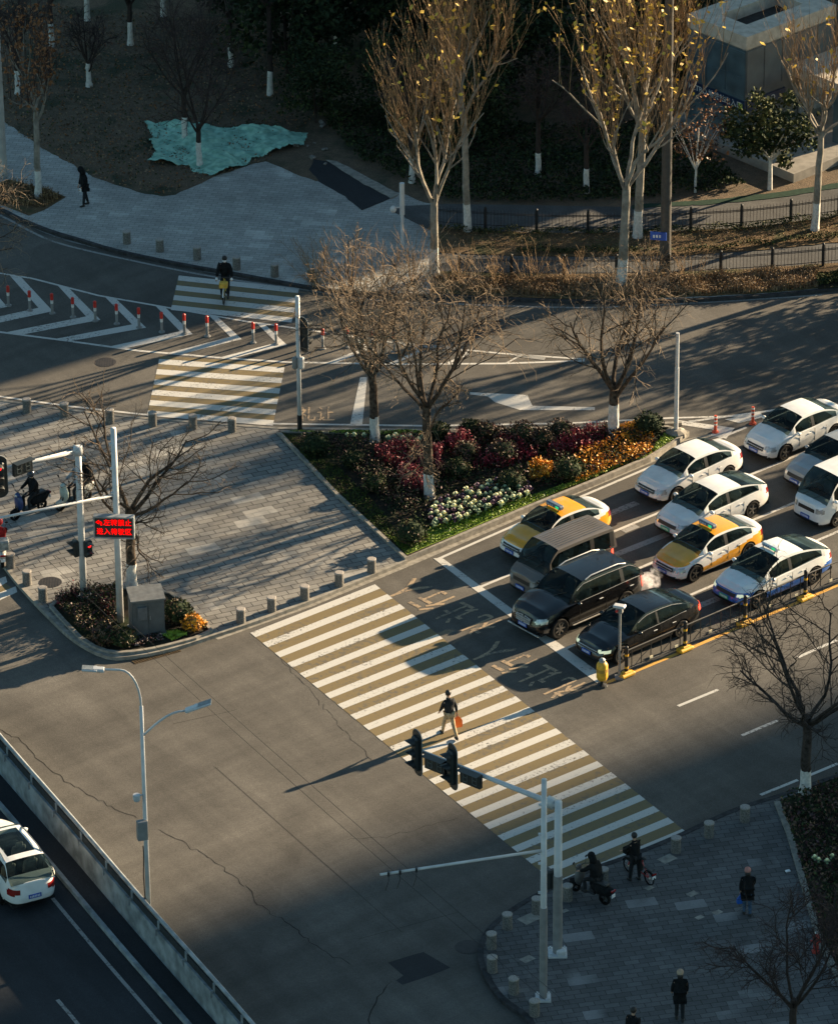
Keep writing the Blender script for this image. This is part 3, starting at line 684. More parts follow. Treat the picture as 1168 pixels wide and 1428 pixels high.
EV = [(455, 60, 1.1, 'dark evergreen nearest above the rubble'), (520, 30, 1.2, 'dark evergreen behind the left upright tree'), (590, 90, 1.0, 'dark evergreen seen through the forks of the left upright tree'), (700, 60, 1.1, 'dark evergreen in the gap between the upright trees'), (750, 150, .9, 'low dark evergreen in the gap between the upright trees'), (830, 60, 1.2, 'dark evergreen behind the right pair of upright trees'),
      (905, 120, 1.0, 'dark evergreen left of the metro building'), (930, -20, 1.1, 'dark evergreen behind the metro building roof'), (330, 20, .9, 'dark evergreen at the top beside the tall dark trunk'), (440, 170, .55, 'low dark evergreen right of the green sheet'), (660, 200, .6, 'low dark evergreen at the foot of the yellow-leaved tree'), (560, 170, .6, 'low dark evergreen beside the slender pale-footed tree'), (620, -40, 1.2, 'tall dark evergreen at the top centre'), (1100, -60, 1.1, 'dark evergreen far behind the metro roof'), (1500, 380, .8, 'dark evergreen beyond the right edge by the road'), (1650, 380, .9, 'dark evergreen furthest beyond the right edge'), (1370, 380, .75, 'dark evergreen just beyond the right edge, above the road'), (1750, 420, 1.0, 'tall dark evergreen well beyond the right edge')]
for x, y, s, lab in EV:
    copy_thing(ev, at(x, y, .15), rnd.uniform(0, 6), lab, (s, s, s))
# ---- clipped shrubs
def shrub_thing(name, label, px, d, mats3, seed, h=None, z=.17, n=750, size=.045, group=None):
    d *= .92; h = d*.72
    root = thing(name, label, 'shrub', at(px[0], px[1], z), 0, group); r = random.Random(seed); h = h or d*.85; mb = MB()
    for i in range(n):
        v = Vector((r.gauss(0, 1), r.gauss(0, 1), r.gauss(0, 1))).normalized(); rr_ = 1+.13*math.sin(v.x*4+seed)*math.cos(v.y*4+seed*1.7)+.10*math.sin(v.z*7+v.x*6+seed)+r.gauss(0, .07)
        mb.cur = r.choice((0, 0, 1, 1, 2)) if math.sin(v.x*5+seed*2+v.z*4) > -.3 else 0
        leafq(mb, Vector((v.x*d/2*rr_, v.y*d/2*rr_, h*.52+v.z*h/2*rr_)), size*r.uniform(.7, 1.5), r)
    mb.build('foliage', mats3, root)
    g = MB(); g.ball((0, 0, h*.5), (d*.86, d*.86, h*.86), 10, 7); g.tube([(0, 0, -.05), (0, 0, h*.3)], .04, 6); g.build('core_and_stem', M_leaf_d, root, smooth=True)  # dark ball fills the shrub behind its leaves, short stem below
    return root
PTX = 0
SG = 'clipped round shrubs in the flower-bed island'
dk = [M_leaf_d, M_leaf_d2, M_leaf_o]; br_ = [M_leaf_d2, M_brownleaf, M_leaf_o]; mr = [M_brownleaf, M_dred, M_leaf_d2]
for i, (x, y, d, ms, lab) in enumerate([(440, 632, 1.15, dk, 'dark round shrub at the left tip of the bed next to the signal pole foot'), (522, 684, .95, br_, 'small olive shrub left of the limewashed middle tree'), (573, 756, 1.25, br_, 'round shrub at the bottom tip of the bed above the pavement corner'),
    (657, 607, .9, dk, 'small dark shrub against the top kerb behind the red flowers'), (729, 618, 1.25, mr, 'bronze shrub against the top kerb, left of a bronze pair'), (757, 622, 1.0, mr, 'bronze shrub of the pair near the top kerb'), (782, 612, 1.1, mr, 'bronze shrub against the top kerb nearest the right island tree'),
    (700, 642, 1.15, mr, 'maroon-tinged shrub in the centre of the bed'), (650, 640, 1.0, mr, 'bronze shrub just right of the middle tree trunk'), (638, 664, .95, br_, 'olive shrub above the pale cabbages beside the middle tree'), (714, 682, 1.1, br_, 'olive shrub at the right end of the cabbage patch'), (793, 668, 1.2, br_, 'olive shrub below the orange flowers'),
    (905, 604, 1.2, [M_leaf_d]*3, 'very dark round shrub alone at the right tip of the bed'), (676, 612, .9, mr, 'maroon shrub touching the small dark shrub at the top kerb'), (492, 650, .8, dk, 'low dark shrub left of the crimson flowers'), (610, 610, .9, dk, 'dark shrub behind the middle tree trunk')]):
    shrub_thing('round_shrub', lab, (x, y), d, ms, 400+i, group=SG)
for i, (x, y, d, ms, lab) in enumerate([(247, 866, 1.15, [M_leaf_d2, M_brownleaf, M_brownleaf], 'round bronze shrub just right of the grey cabinet'), (172, 899, .95, br_, 'round olive shrub at the foot of the screen pole'), (146, 897, .9, mr, 'dark maroon shrub next to the olive shrub by the kerb'), (268, 878, .75, [M_orange, M_brownleaf, M_orange], 'orange-tipped shrub at the right corner of the small bed')]):
    shrub_thing('round_shrub', lab, (x, y), d, ms, 430+i, group='round shrubs in the corner bed')
# ---- massed planting (stuff)
def inpoly(x, y, P):
    c = False; k = len(P)
    for i in range(k):
        x0, y0 = P[i]; x1, y1 = P[i-1]
        if (y0 > y) != (y1 > y) and x < (x1-x0)*(y-y0)/(y1-y0)+x0: c = not c
    return c
def scatter(P, n, r):
    out = []; xs = [p[0] for p in P]; ys = [p[1] for p in P]
    while len(out) < n:
        x, y = r.uniform(min(xs), max(xs)), r.uniform(min(ys), max(ys))
        if inpoly(x, y, P): out.append((x, y))
    return out
def massed(name, polys, n, mats3, h, size, z=.17, spike=0, seed=1, label=None, cat=None):
    r = random.Random(seed); mb = MB()
    for P in polys:
        for x, y in scatter(P, n, r):
            p = at(x, y, z); mb.cur = r.randrange(len(mats3))
            hh = h*r.uniform(.3, 1)*(.8+.4*math.sin(p.x*3+seed)*math.cos(p.y*2.3))
            if spike:
                t = p+Vector((r.gauss(0, .03), r.gauss(0, .03), hh)); w = size*r.uniform(.6, 1.2); a = r.uniform(0, PI); u = Vector((math.cos(a), math.sin(a), 0))*w
                mb.add([p-u, p+u, t], [(0, 1, 2)])
                leafq(mb, t, size*1.3, r)
            else: leafq(mb, p+Vector((0, 0, hh)), size*r.uniform(.6, 1.3), r)
    o = mb.build(name, mats3); tag(o, label, cat, kind='stuff'); return o
massed('ground_cover', [[(412, 610), (450, 640), (480, 655), (520, 690), (560, 735), (590, 745), (606, 736), (650, 724), (700, 706), (742, 690), (800, 672), (850, 655), (900, 640), (925, 606), (800, 602), (600, 608)]], 13000, [M_leaf_d, M_leaf_d2, M_leaf_d, M_dred], .38, .05, seed=2, label='dark leafy ground cover filling the island bed', cat='ground cover')
massed('crimson_flowers', [[(520, 628), (560, 622), (606, 636), (606, 655), (560, 655), (525, 646)], [(620, 618), (650, 612), (672, 640), (640, 650)], [(552, 668), (592, 662), (594, 690), (565, 690)], [(606, 640), (618, 625), (612, 665)], [(690, 612), (722, 625), (750, 640), (705, 652), (668, 655), (650, 662), (690, 640)], [(800, 600), (846, 604), (838, 628), (760, 640), (770, 622)]], 900, [M_red, M_red, M_dred], .6, .035, spike=1, seed=3, label='crimson flower spikes in drifts across the island bed', cat='flowers')
massed('side_lawn', [[(392, 604), (470, 688), (566, 774), (572, 762), (520, 700), (470, 650), (440, 640), (420, 612)]], 3500, [mat('shaded_green_blade', (.06, .085, .015), .8), M_leaf_d2], .1, .035, seed=61, label='shade-darkened green lawn margin along the left kerb of the island bed', cat='lawn')  # blade green darkened to stand for shade along this margin
massed('maroon_planting', [[(640, 604), (700, 600), (716, 616), (660, 626)], [(610, 640), (660, 640), (650, 668), (612, 668)], [(840, 600), (896, 598), (900, 612), (846, 618)], [(470, 640), (530, 655), (590, 700), (560, 715)]], 1700, [M_dred, M_brownleaf, M_leaf_d], .5, .05, seed=4, label='maroon leafy planting between the round shrubs', cat='plants')
massed('orange_flowers', [[(735, 656), (756, 648), (772, 655), (765, 672), (738, 672)], [(796, 648), (826, 628), (870, 614), (912, 608), (910, 636), (850, 658), (800, 678)], [(862, 602), (895, 600), (900, 612), (868, 616)]], 1500, [M_orange, M_orange, mat('amber_flower', (.55, .2, .015), .6)], .48, .05, seed=5, label='orange flowers along the right half of the island bed', cat='flowers')
massed('lawn_strip', [[(567, 773), (640, 743), (735, 703), (830, 666), (905, 634), (955, 604), (925, 606), (900, 640), (850, 652), (770, 682), (720, 700), (660, 720), (600, 735), (590, 748)], [(400, 603), (520, 606), (600, 606), (600, 603), (560, 602)]], 4200, [M_green, mat('mid_green_blade', (.06, .11, .015), .6), M_green], .10, .035, spike=0, seed=6, label='bright lawn strip edging the island bed', cat='lawn')
massed('hedge_leaves', [[(76, 846), (110, 824), (168, 822), (170, 850), (150, 896), (112, 884)]], 3800, [M_dred, M_brownleaf, M_leaf_d, M_leaf_d2], .6, .05, seed=7, label='dark maroon low hedge filling the corner bed', cat='hedge')
massed('crimson_flowers', [[(138, 838), (168, 834), (172, 860), (140, 862)], [(76, 838), (104, 826), (110, 836), (84, 850)]], 130, [M_red, M_dred], .7, .03, spike=1, seed=8, label='crimson spikes in the corner bed beside the screen pole', cat='flowers')
massed('orange_flowers', [[(262, 856), (278, 862), (290, 876), (268, 884)]], 500, [M_orange, M_leaf_o, M_orange], .4, .05, seed=9, label='orange flowers at the right tip of the corner bed', cat='flowers')
massed('lawn_strip', [[(222, 884), (245, 880), (262, 886), (240, 894)]], 800, [M_green], .1, .04, seed=10, label='small bright lawn patch in the corner bed', cat='lawn')
massed('dark_bedding', [[(170, 896), (220, 882), (228, 894), (188, 903)]], 900, [M_dred, M_leaf_d, mat('pale_bedding', (.2, .16, .16), .7)], .18, .05, seed=12, label='dark bedding plants in front of the grey cabinet', cat='plants')
massed('dead_grass', [[(600, 386), (700, 388), (800, 390), (920, 388), (1050, 380), (1140, 374), (1140, 400), (1050, 408), (900, 413), (780, 413), (660, 408)]], 16000, [M_strawm, M_twig, M_brownleaf], .35, .022, z=.18, spike=1, seed=13, label='dry straw-coloured grass along the far kerb of the road', cat='dry grass')
massed('verge_grass', [[(606, 317), (760, 324), (920, 322), (1050, 315), (1180, 300), (1180, 326), (1050, 340), (950, 346), (800, 348), (660, 345)]], 5000, [M_strawm, M_leaf_o, M_brownleaf], .10, .03, z=.17, seed=14, label='short dry verge grass between the two black fences', cat='dry grass')
massed('clipped_edging', [[(610, 318), (760, 323), (920, 321), (1040, 315), (1180, 298), (1180, 304), (1050, 321), (920, 327), (640, 326)], [(720, 349), (950, 350), (1168, 328), (1168, 333), (950, 355), (720, 354)], [(1136, 384), (1200, 376), (1200, 392), (1140, 400)]], 3000, [M_leaf_d, M_leaf_d2, M_leaf_o], .28, .045, z=.17, seed=15, label='dark clipped edging plants along the black fences', cat='hedge')
massed('park_undergrowth', [[(430, 145), (620, 150), (760, 180), (900, 170), (1000, 225), (1040, 262), (900, 278), (750, 284), (620, 280), (500, 225)]], 16000, [M_leaf_d, M_leaf_d, M_leaf_d2], .45, .09, z=.15, seed=16, label='dark evergreen undergrowth on the shaded bank', cat='undergrowth')
massed('fallen_leaves', [[(0, 170), (60, 208), (130, 247), (225, 273), (300, 245), (372, 223), (440, 160), (420, 40), (0, 0)]], 9000, [M_brownleaf, M_leaf_b, mat('tan_dead_leaf', (.26, .18, .11), .85), M_leaf_d2], .08, .055, z=.15, seed=17, label='fallen leaves and dead grass on the shaded bank', cat='fallen leaves')
massed('bed_foliage', [[(1086, 1120), (1168, 1088), (1250, 1060), (1300, 1428), (1190, 1400), (1140, 1300), (1118, 1216)]], 9000, [M_leaf_d, M_leaf_d2, M_dred, M_brownleaf], .4, .07, z=.18, seed=18, label='dark shrubs filling the bed on the right edge', cat='shrubs')
massed('tree_pit_grass', [[(-20, 265), (12, 252), (62, 264), (88, 274), (60, 290), (0, 282)]], 1500, [M_strawm, M_brownleaf], .3, .025, z=.135, spike=1, seed=19, label='dry grass tufts in the tree pit top left', cat='dry grass')
pad('lawn', [(540, 745), (567, 773), (640, 743), (735, 703), (830, 665), (905, 633), (950, 604), (925, 605), (900, 638), (850, 653), (740, 690), (600, 736), (585, 744), (560, 752)], .19, M_grass, z0=.1)
# twiggy brown saplings behind the island trees
def twiggy(name, label, px, seed, n=26, H=2.6, spread=.5, m=M_shoot, z=.18, group=None):
    r = random.Random(seed); g = MB()
    for i in range(n):
        d = Vector((r.gauss(0, spread), r.gauss(0, spread), 1)).normalized(); b, rb_, _ = branch(r, Vector((r.gauss(0, .12), r.gauss(0, .12), 0)), d, H*r.uniform(.5, 1), .012, .006, 6, .12, .02); g.tube(b, rb_, 3, cap=False)
        for k in range(7):
            q, dq = along(b, r.uniform(.25, 1)); b2, r2_, _ = branch(r, q, rdir(r, dq, .6), H*.2*r.uniform(.5, 1.3), .006, .004, 3, .15, 0); g.tube(b2, r2_, 3, cap=False)
    o = g.build(name, m); o.location = at(px[0], px[1], z); return tag(o, label, 'bush', group)
for i, (x, y, lab) in enumerate([(440, 398, 'bare tan bush at the pavement tip beside the small striped crossing'), (485, 404, 'bare tan bush second along from the striped crossing behind the left island tree'), (530, 408, 'bare tan bush below the white camera post'), (575, 400, 'bare tan bush at the foot of the left upright tree'), (640, 398, 'bare tan bush at the left end of the dry grass strip'),
    (690, 396, 'bare tan bush in the dry grass behind the tallest island tree'), (745, 398, 'bare tan bush in the dry grass midway along the lower fence'), (795, 400, 'bare tan bush left of the leaning upright tree'), (905, 396, 'bare tan bush at the foot of the dark lamp post'), (955, 395, 'bare tan bush right of the dark lamp post')]):
    twiggy('bare_bush', lab, (x, y), 500+i, 20 if x > 600 else 30, 2.6 if x < 600 else 2.0, group='bare tan bushes along the far kerb')
# ornamental cabbages, one object each
def cabbage(mats2):
    g = MB(); r = random.Random(8)
    for k in range(3):
        n = 9-2*k
        for j in range(n):
            a = 2*PI*j/n+k*.4; rr_ = .13-.035*k; u = Vector((math.cos(a), math.sin(a), 0)); v = Vector((-u.y, u.x, 0)); z0 = .10+.03*k
            g.cur = 0 if k else 1
            g.add([u*.02+Vector((0, 0, z0-.02)), u*rr_*.7+v*.05+Vector((0, 0, z0)), u*rr_+Vector((0, 0, z0+.02+.01*k)), u*rr_*.7-v*.05+Vector((0, 0, z0))], [(0, 1, 2, 3)])
    g.cur = 0; g.ball((0, 0, .17), (.12, .12, .1), 8, 5); g.cur = 1; g.cyl((0, 0, 0), (0, 0, .1), .04, 6); return g
M_cab = mat('pale_green_cabbage', (.72, .72, .42), .6, var=.25); M_cabp = mat('purple_cabbage', (.10, .05, .09), .6, var=.3); M_cabg = mat('blue_green_cabbage', (.16, .24, .15), .6)
protos = {}
r = random.Random(31); k = 0
pts = scatter([(597, 716), (604, 706), (640, 688), (690, 672), (738, 676), (742, 690), (700, 706), (650, 724), (604, 738)], 400, r); used = []
for x, y in pts:
    if all((x-a)**2+((y-b)*1.9)**2 > 49 for a, b in used): used.append((x, y))
for x, y in used+[(484, 609), (494, 611), (508, 610), (541, 613), (552, 611), (562, 615), (572, 612), (583, 616), (590, 612), (1136, 1200), (1141, 1203), (1153, 1205), (1158, 1198)]:
    kind = r.choice((0, 0, 1, 1, 2)) if y > 640 and y < 1000 else 0
    if kind not in protos:
        o = cabbage(0).build('ornamental_cabbage', [(M_cab, M_cabg), (M_cabp, M_cabp), (M_cabg, M_cabg)][kind]); protos[kind] = o
    else: o = protos[kind].copy(); C.objects.link(o)
    s = r.uniform(.85, 1.25); o.scale = (s, s, s); o.location = at(x, y, .36 if y < 1000 else .5); o.rotation_euler = (r.gauss(0, .15), r.gauss(0, .15), r.uniform(0, 6))
    if y > 1000: tag(o, 'pale cabbage plant in the dark bed on the right edge', 'ornamental cabbage', 'pale cabbages in the right edge bed')
    elif y < 640: tag(o, 'pale cabbage plant in the row along the top kerb of the island bed', 'ornamental cabbage', 'pale cabbages along the top kerb')
    else: tag(o, ['pale green cabbage plant in the patch beside the lawn strip', 'dark purple cabbage plant in the patch beside the lawn strip', 'blue-green cabbage plant in the patch beside the lawn strip'][kind], 'ornamental cabbage', ['pale green cabbages in the patch', 'purple cabbages in the patch', 'blue-green cabbages in the patch'][kind])
# green debris sheet and rubble
r = random.Random(9); mb = MB()
poly = [(199, 171), (290, 176), (360, 180), (430, 185), (424, 205), (395, 212), (352, 222), (345, 230), (300, 247), (268, 240), (262, 232), (205, 230), (216, 214), (206, 196), (212, 190)]
N = 130; G_ = {}
for i in range(N+1):
    for j in range(N+1):
        x = 195+(435-195)*i/N; y = 168+(250-168)*j/N
        if inpoly(x, y, poly): 
            p = at(x, y, .15); h = .13+.10*math.sin(p.x*2.1+p.y*.8)+.06*math.sin(p.y*2.7-p.x)+.05*math.sin(p.x*5+3*math.sin(p.y*2.3))+.03*math.sin(p.x*13+4*math.sin(p.y*6))+r.uniform(-.008, .008)
            G_[i, j] = len(mb.v); mb.v.append((p.x, p.y, .15+max(.012, h)))
for i in range(N):
    for j in range(N):
        q = [(i, j), (i, j+1), (i+1, j+1), (i+1, j)]
        if all(c in G_ for c in q) and r.random() > .004: mb.f.append(tuple(G_[c] for c in q)); mb.mi.append(0); mb.sm.append(True)
tag(mb.build('debris_sheet', mat('teal_debris_netting', (.34, .58, .46), .9, var=.12, scale=3, bump=.8, col2=(.17, .34, .27))), 'crumpled teal debris netting spread over the soil bank under bare trees', 'netting')
for nm, P, n, lab in (('rubble', [(400, 180), (450, 170), (480, 200), (470, 235), (440, 240), (395, 220)], 60, 'rubble'), ('x', [(440, 150), (490, 145), (520, 200), (480, 205)], 40, '')):
    for k, (x, y) in enumerate(scatter(P, n//6, r)):
        g = MB(); s = r.uniform(.06, .2); g.box((0, 0, s*.3), (s*1.6, s, s*.7), 0, s*.2, rot=Matrix.Rotation(r.gauss(0, .4), 3, 'X')); o = g.build('rubble_chunk', mat('pale_rubble', (.2, .185, .165), .9, var=.3, scale=20), loc=at(x, y, .15), rz=r.uniform(0, 6))
        tag(o, 'pale rubble chunk on the bank between the teal netting and the dark asphalt patch', 'rubble', 'rubble chunks on the bank')
pad('green_netting_strip', [(880, 285), (980, 279), (1080, 268), (1200, 250), (1200, 256), (1080, 276), (980, 285), (880, 290)], .18, mat('green_strip', (.018, .042, .028), .8), jag=.05)
# ================================================================ VEHICLES
# local axes: x backwards from the nose (front at x=0), y to the car's left, z up
def ss(t): t = max(0., min(1., t)); return t*t*(3-2*t)
def interp(P, x):
    for (x0, z0), (x1, z1) in zip(P, P[1:]):
        if x <= x1: return z0+(z1-z0)*ss((x-x0)/max(1e-6, x1-x0)) if x > x0 else z0
    return P[-1][1]
def lin(P, x):
    for (x0, z0), (x1, z1) in zip(P, P[1:]):
        if x <= x1: return z0+(z1-z0)*max(0, (x-x0))/max(1e-6, x1-x0)
    return P[-1][1]
M_tyre = mat('tyre_rubber', (.012, .012, .012), .85); M_rim = mat('alloy_rim', (.35, .33, .30), .35, .8); M_rimd = mat('dark_rim', (.05, .05, .05), .5, .5)
M_glass = mat('car_glass', (.010, .018, .020), .10, spec=.35, var=.4, scale=2.5)
def _glass():
    n = M_glass.node_tree; b = n.nodes['Principled BSDF']; o = n.nodes['Material Output']; t = n.nodes.new('ShaderNodeBsdfTransparent'); t.inputs[0].default_value = (.50, .60, .60, 1)
    mx = n.nodes.new('ShaderNodeMixShader'); mx.inputs[0].default_value = .45; n.links.new(t.outputs[0], mx.inputs[1]); n.links.new(b.outputs[0], mx.inputs[2]); n.links.new(mx.outputs[0], o.inputs['Surface'])
_glass()
M_seat = mat('seat_cloth', (.10, .095, .09), .9); M_seatp = mat('pale_seat_cover', (.34, .32, .29), .9); M_dash = mat('dashboard', (.035, .035, .036), .7)
M_black = mat('black_trim', (.012, .012, .012), .5)
M_chrome = mat('chrome', (.72, .70, .66), .3, .45); M_lampc = mat('headlamp_lens', (.5, .5, .48), .12, .4); M_tail = mat('tail_lamp', (.22, .008, .008), .25)
M_tail_on = mat('tail_lamp_lit', (.9, .05, .03), .3, emit=(1, .08, .04, .5)); M_lamp_on = mat('headlamp_lit', (.8, .8, .6), .2, emit=(.9, 1, .65, .12))
M_plate = mat('blue_plate', (.04, .10, .42), .4); M_plateg = mat('green_plate', (.08, .45, .22), .4); M_wh = mat('white_mark', (.75, .75, .75), .5)
M_cab = mat('cabin_dark', (.02, .02, .02), .9)
def pmat(name, c, rough=.28, coat=.6): return mat(name, c, rough, 0, .04, 3, coat=coat)
P_white = pmat('white_car_paint', (.74, .73, .70)); P_yellow = pmat('taxi_yellow_paint', (.72, .33, .02)); P_black = pmat('black_car_paint', (.0045, .005, .006), .2, .45)
P_brown = pmat('grey_brown_van_paint', (.12, .107, .094), .3); P_silver = pmat('silver_car_paint', (.30, .31, .31), .25); P_blue = pmat('taxi_blue_paint', (.03, .12, .42))
def make_car(name, label, plate_px, L, W, H, kind='sedan', paint=None, roofp=None, hoodp=None, lowp=None, midp=None, wb=None, xf=.86, wr=.33, plate=None, taxi=None, on=False, rails=None, sunroof=False, rear_at=False, heading=None, group=None, rimm=None, tail_on=False, cat='car'):
    wb = wb or L*.58; xr = xf+wb; heading = LANE+PI if heading is None else heading
    p = at(*plate_px, .5); fwd = Vector((math.cos(heading), math.sin(heading), 0))
    org = Vector((p.x, p.y, 0)) + (fwd*L if rear_at else Vector((0, 0, 0)))
    root = thing(name, label, cat, (org.x, org.y, 0.01), heading+PI, group)   # local +x points to the rear
    van = kind in ('van', 'minivan'); suv = kind == 'suv'
    zb = .2 if not suv else .26
    belt = {'sedan': .90, 'fast': .92, 'suv': 1.08, 'van': 1.08, 'minivan': 1.06}[kind]
    if kind in ('sedan', 'fast'):
        top = [(0, .66), (.12, .74), (.5, .84), (L*.27, .96), (L*.5, .95), (L*.80, 1.03), (L*.93, 1.07), (L, .98)]
        sh = [(0, .60), (.25, .70), (L*.27, .88), (L*.5, .90), (L*.8, .97), (L*.95, .97), (L, .88)]
        x1, x2, x3, x4 = (L*.25, L*.44, L*.68, L*.89) if kind == 'sedan' else (L*.21, L*.43, L*.64, L*.94)
    elif suv:
        top = [(0, .84), (.10, .96), (.5, 1.08), (L*.28, 1.20), (L*.5, 1.14), (L*.9, 1.18), (L, 1.10)]
        sh = [(0, .80), (.25, .94), (L*.25, 1.10), (L*.5, 1.12), (L*.9, 1.16), (L, 1.06)]; x1, x2, x3, x4 = L*.27, L*.42, L*.84, L*.975
    elif kind == 'van':
        top = [(0, .78), (.08, .90), (.5, 1.02), (L*.17, 1.10), (L*.5, 1.06), (L, 1.06)]
        sh = [(0, .74), (.2, .88), (L*.16, 1.02), (L*.5, 1.06), (L, 1.04)]; x1, x2, x3, x4 = L*.13, L*.30, L*.965, L*.995
    else:
        top = [(0, .86), (.05, .96), (.35, 1.04), (L*.10, 1.10), (L*.5, 1.06), (L, 1.06)]
        sh = [(0, .82), (.2, .94), (L*.10, 1.02), (L*.5, 1.04), (L, 1.04)]; x1, x2, x3, x4 = L*.07, L*.23, L*.965, L*.995
    ex = 5.2 if not van else 7
    # plan outline, resampled
    D = 400; raw = []
    for i in range(D):
        a = PI+2*PI*i/D; ca, sa = math.cos(a), math.sin(a)
        raw.append((math.copysign(abs(ca)**(2/ex), ca), -math.copysign(abs(sa)**(2/ex), sa)))
    raw.append(raw[0]); cum = [0]
    for a, b in zip(raw, raw[1:]): cum.append(cum[-1]+math.hypot((b[0]-a[0])*L/2, (b[1]-a[1])*W/2))
    NR = 200; ring = []; j = 0
    for i in range(NR):
        t = cum[-1]*i/NR
        while cum[j+1] < t: j += 1
        f = (t-cum[j])/(cum[j+1]-cum[j]); ring.append((raw[j][0]*(1-f)+raw[j+1][0]*f, raw[j][1]*(1-f)+raw[j+1][1]*f))
    QW = [(0, .90), (.12, .955), (.35, .99), (.55, 1.0), (.75, .985), (1, .945)]
    FX = [(0, .10), (.15, .015), (.35, 0), (.6, .03), (.85, .09), (1, .16)]; RX = [(0, .14), (.2, .02), (.4, 0), (.6, .03), (1, .10)]
    if van: FX = [(0, .06), (.2, .0), (.5, .02), (1, .07)]; RX = [(0, .04), (.3, 0), (1, .02)]; QW = [(0, .93), (.3, .99), (.6, 1), (1, .98)]
    NQ = 15; NT = 9; rows = []
    for q in range(NQ+1):
        u = q/NQ; w = lin(QW, u); f0 = lin(FX, u); r0_ = lin(RX, u); row = []
        for X, Y in ring:
            x = f0+(X+1)/2*(L-f0-r0_); z = zb+u*(interp(sh, x)-zb); row.append([x, Y*W/2*w, z])
        rows.append(row)
    base = rows[-1]
    for t in range(1, NT+1):
        u = t/NT; row = []
        for (x, y, z) in base:
            s_ = (1-u)**.8 if u < 1 else 0
            xx = x+(.04*math.sin(u*PI/2) if x < .4 else (-.04*u if x > L-.4 else 0)); row.append([xx, y*s_, z+(interp(top, x)-z)*math.sin(min(1, u*1.5)*PI/2)])
        rows.append(row)
    V = [v for row in rows for v in row]; mid = {}
    # wheel arches
    RA = wr+.055
    for v in V:
        if abs(v[1]) > W*.38 and v[2] < wr*2+.25:
            for xw in (xf, xr):
                d = math.hypot(v[0]-xw, v[2]-wr)
                if RA-.035 < d < RA+.04: k = RA/d; v[0] = xw+(v[0]-xw)*k; v[2] = wr+(v[2]-wr)*k
    mats = [paint, hoodp or paint, lowp or paint, M_black, midp or paint]; body = MB(); body.v = [tuple(v) for v in V]; faces = []
    for k in range(NQ+NT):
        for i in range(NR):
            a, b, c, d_ = k*NR+i, k*NR+(i+1) % NR, (k+1)*NR+(i+1) % NR, (k+1)*NR+i
            vs = [V[q] for q in (a, b, c, d_)]
            if any(abs(v[1]) > W*.38 and min(math.hypot(v[0]-xf, v[2]-wr), math.hypot(v[0]-xr, v[2]-wr)) < RA-.02 for v in vs): continue
            cx = sum(v[0] for v in vs)/4; cy = sum(v[1] for v in vs)/4; cz = sum(v[2] for v in vs)/4
            if k >= NQ+1 and x1+.30 < cx < (x4-.45 if not van else L-.2): continue
            mi = 0
            if k >= NQ and cx < x1+.25 and cx > .10 and abs(cy) < W*.43: mi = 1
            elif cz < zb+.05: mi = 3
            elif lowp and (cz < (.54 if lowp is not M_black else .30) + .16*ss((1.1-cx)/.6)+ .14*ss((cx-L+.9)/.5)): mi = 2
            elif midp and k < NQ and cx > .75 and cz > .28 and cz < .92 and (cz < .25+.16*cx) : mi = 4
            if midp and k >= NQ and cx > x4-.5: mi = 0
            body.f.append((a, d_, c, b)); body.mi.append(mi); body.sm.append(True); faces.append((cx, cy, cz, k, i))
    body.v = [tuple(v) for v in V]
    nb = len(body.v); body.v.append((L/2, 0, zb)); 
    body.build('body', mats, root, smooth=True)
    fl = MB(); fl.box((L/2, 0, zb+.05), (L*.94, W*.80, .1)); fl.box((L*.56, 0, .50), (L*.62, W*.74, .5))
    for xw in (xf, xr): 
        for s_ in (-1, 1): fl.tube([(xw, s_*W*.30, wr), (xw, s_*W*.40, wr)], RA, 14)
    fl.build('underbody_light_stop', M_cab, root)  # dark boxes and arch drums added to stop light inside the shell
    g = MB(); xd = x1+.42; g.box((xd, 0, belt-.10), (.38, W*.80, .22), 0, .06); g.box((xd+.22, .38, belt-.06), (.1, .36, .12), 0, .03); dsh = g.build('dashboard', M_dash, root)
    g = MB(); g.tube([(xd+.34+.05*math.sin(a), .38+.18*math.cos(a), belt-.08+.17*math.sin(a)) for a in [2*PI*q/12 for q in range(12)]], .016, 5, closed=True); g.build('steering_wheel', M_dash, dsh)
    for yy, xx in ((.38, 0), (-.38, 0), (.38, .95), (-.38, .95)) + (((.38, 1.8), (-.38, 1.8)) if van else ()):
        xs_ = x1+1.15+xx
        if xs_ > x4-.7: continue
        g = MB(); g.box((xs_+.05, yy, belt-.15), (.14, .48, .62), 0, .05, rot=Matrix.Rotation(.25, 3, 'Y')); g.box((xs_+.16, yy, belt+.22), (.10, .26, .17), 0, .04); g.box((xs_-.22, yy, belt-.42), (.5, .48, .14), 0, .05); g.build('seat', M_seatp if paint in (P_white, P_brown) and not taxi else M_seat, root)
    # conforming patches cut from the body skin
    def patch(nm, sel, m_, off=.012, par=None, k_=None):
        mb = MB(); idx = {}
        for (cx, cy, cz, k, i), f in zip(faces, body.f):
            if sel(cx, cy, cz, k):
                vs = [Vector(V[q]) for q in f]; n_ = (vs[2]-vs[0]).cross(vs[3]-vs[1])
                if n_.length < 1e-9: continue
                n_.normalize(); o_ = Vector((cx-L/2, cy, cz-.6))
                if n_.dot(Vector(((cx-L/2)*.6, cy, cz-.5))) < 0: n_ = -n_
                q = []
                for vi in f:
                    if vi not in idx: idx[vi] = len(mb.v); mb.v.append(tuple(Vector(V[vi])+n_*off))
                    q.append(idx[vi])
                mb.f.append(tuple(q)); mb.mi.append(0); mb.sm.append(True)
        if mb.f: return mb.build(nm, m_, par or root, smooth=True)
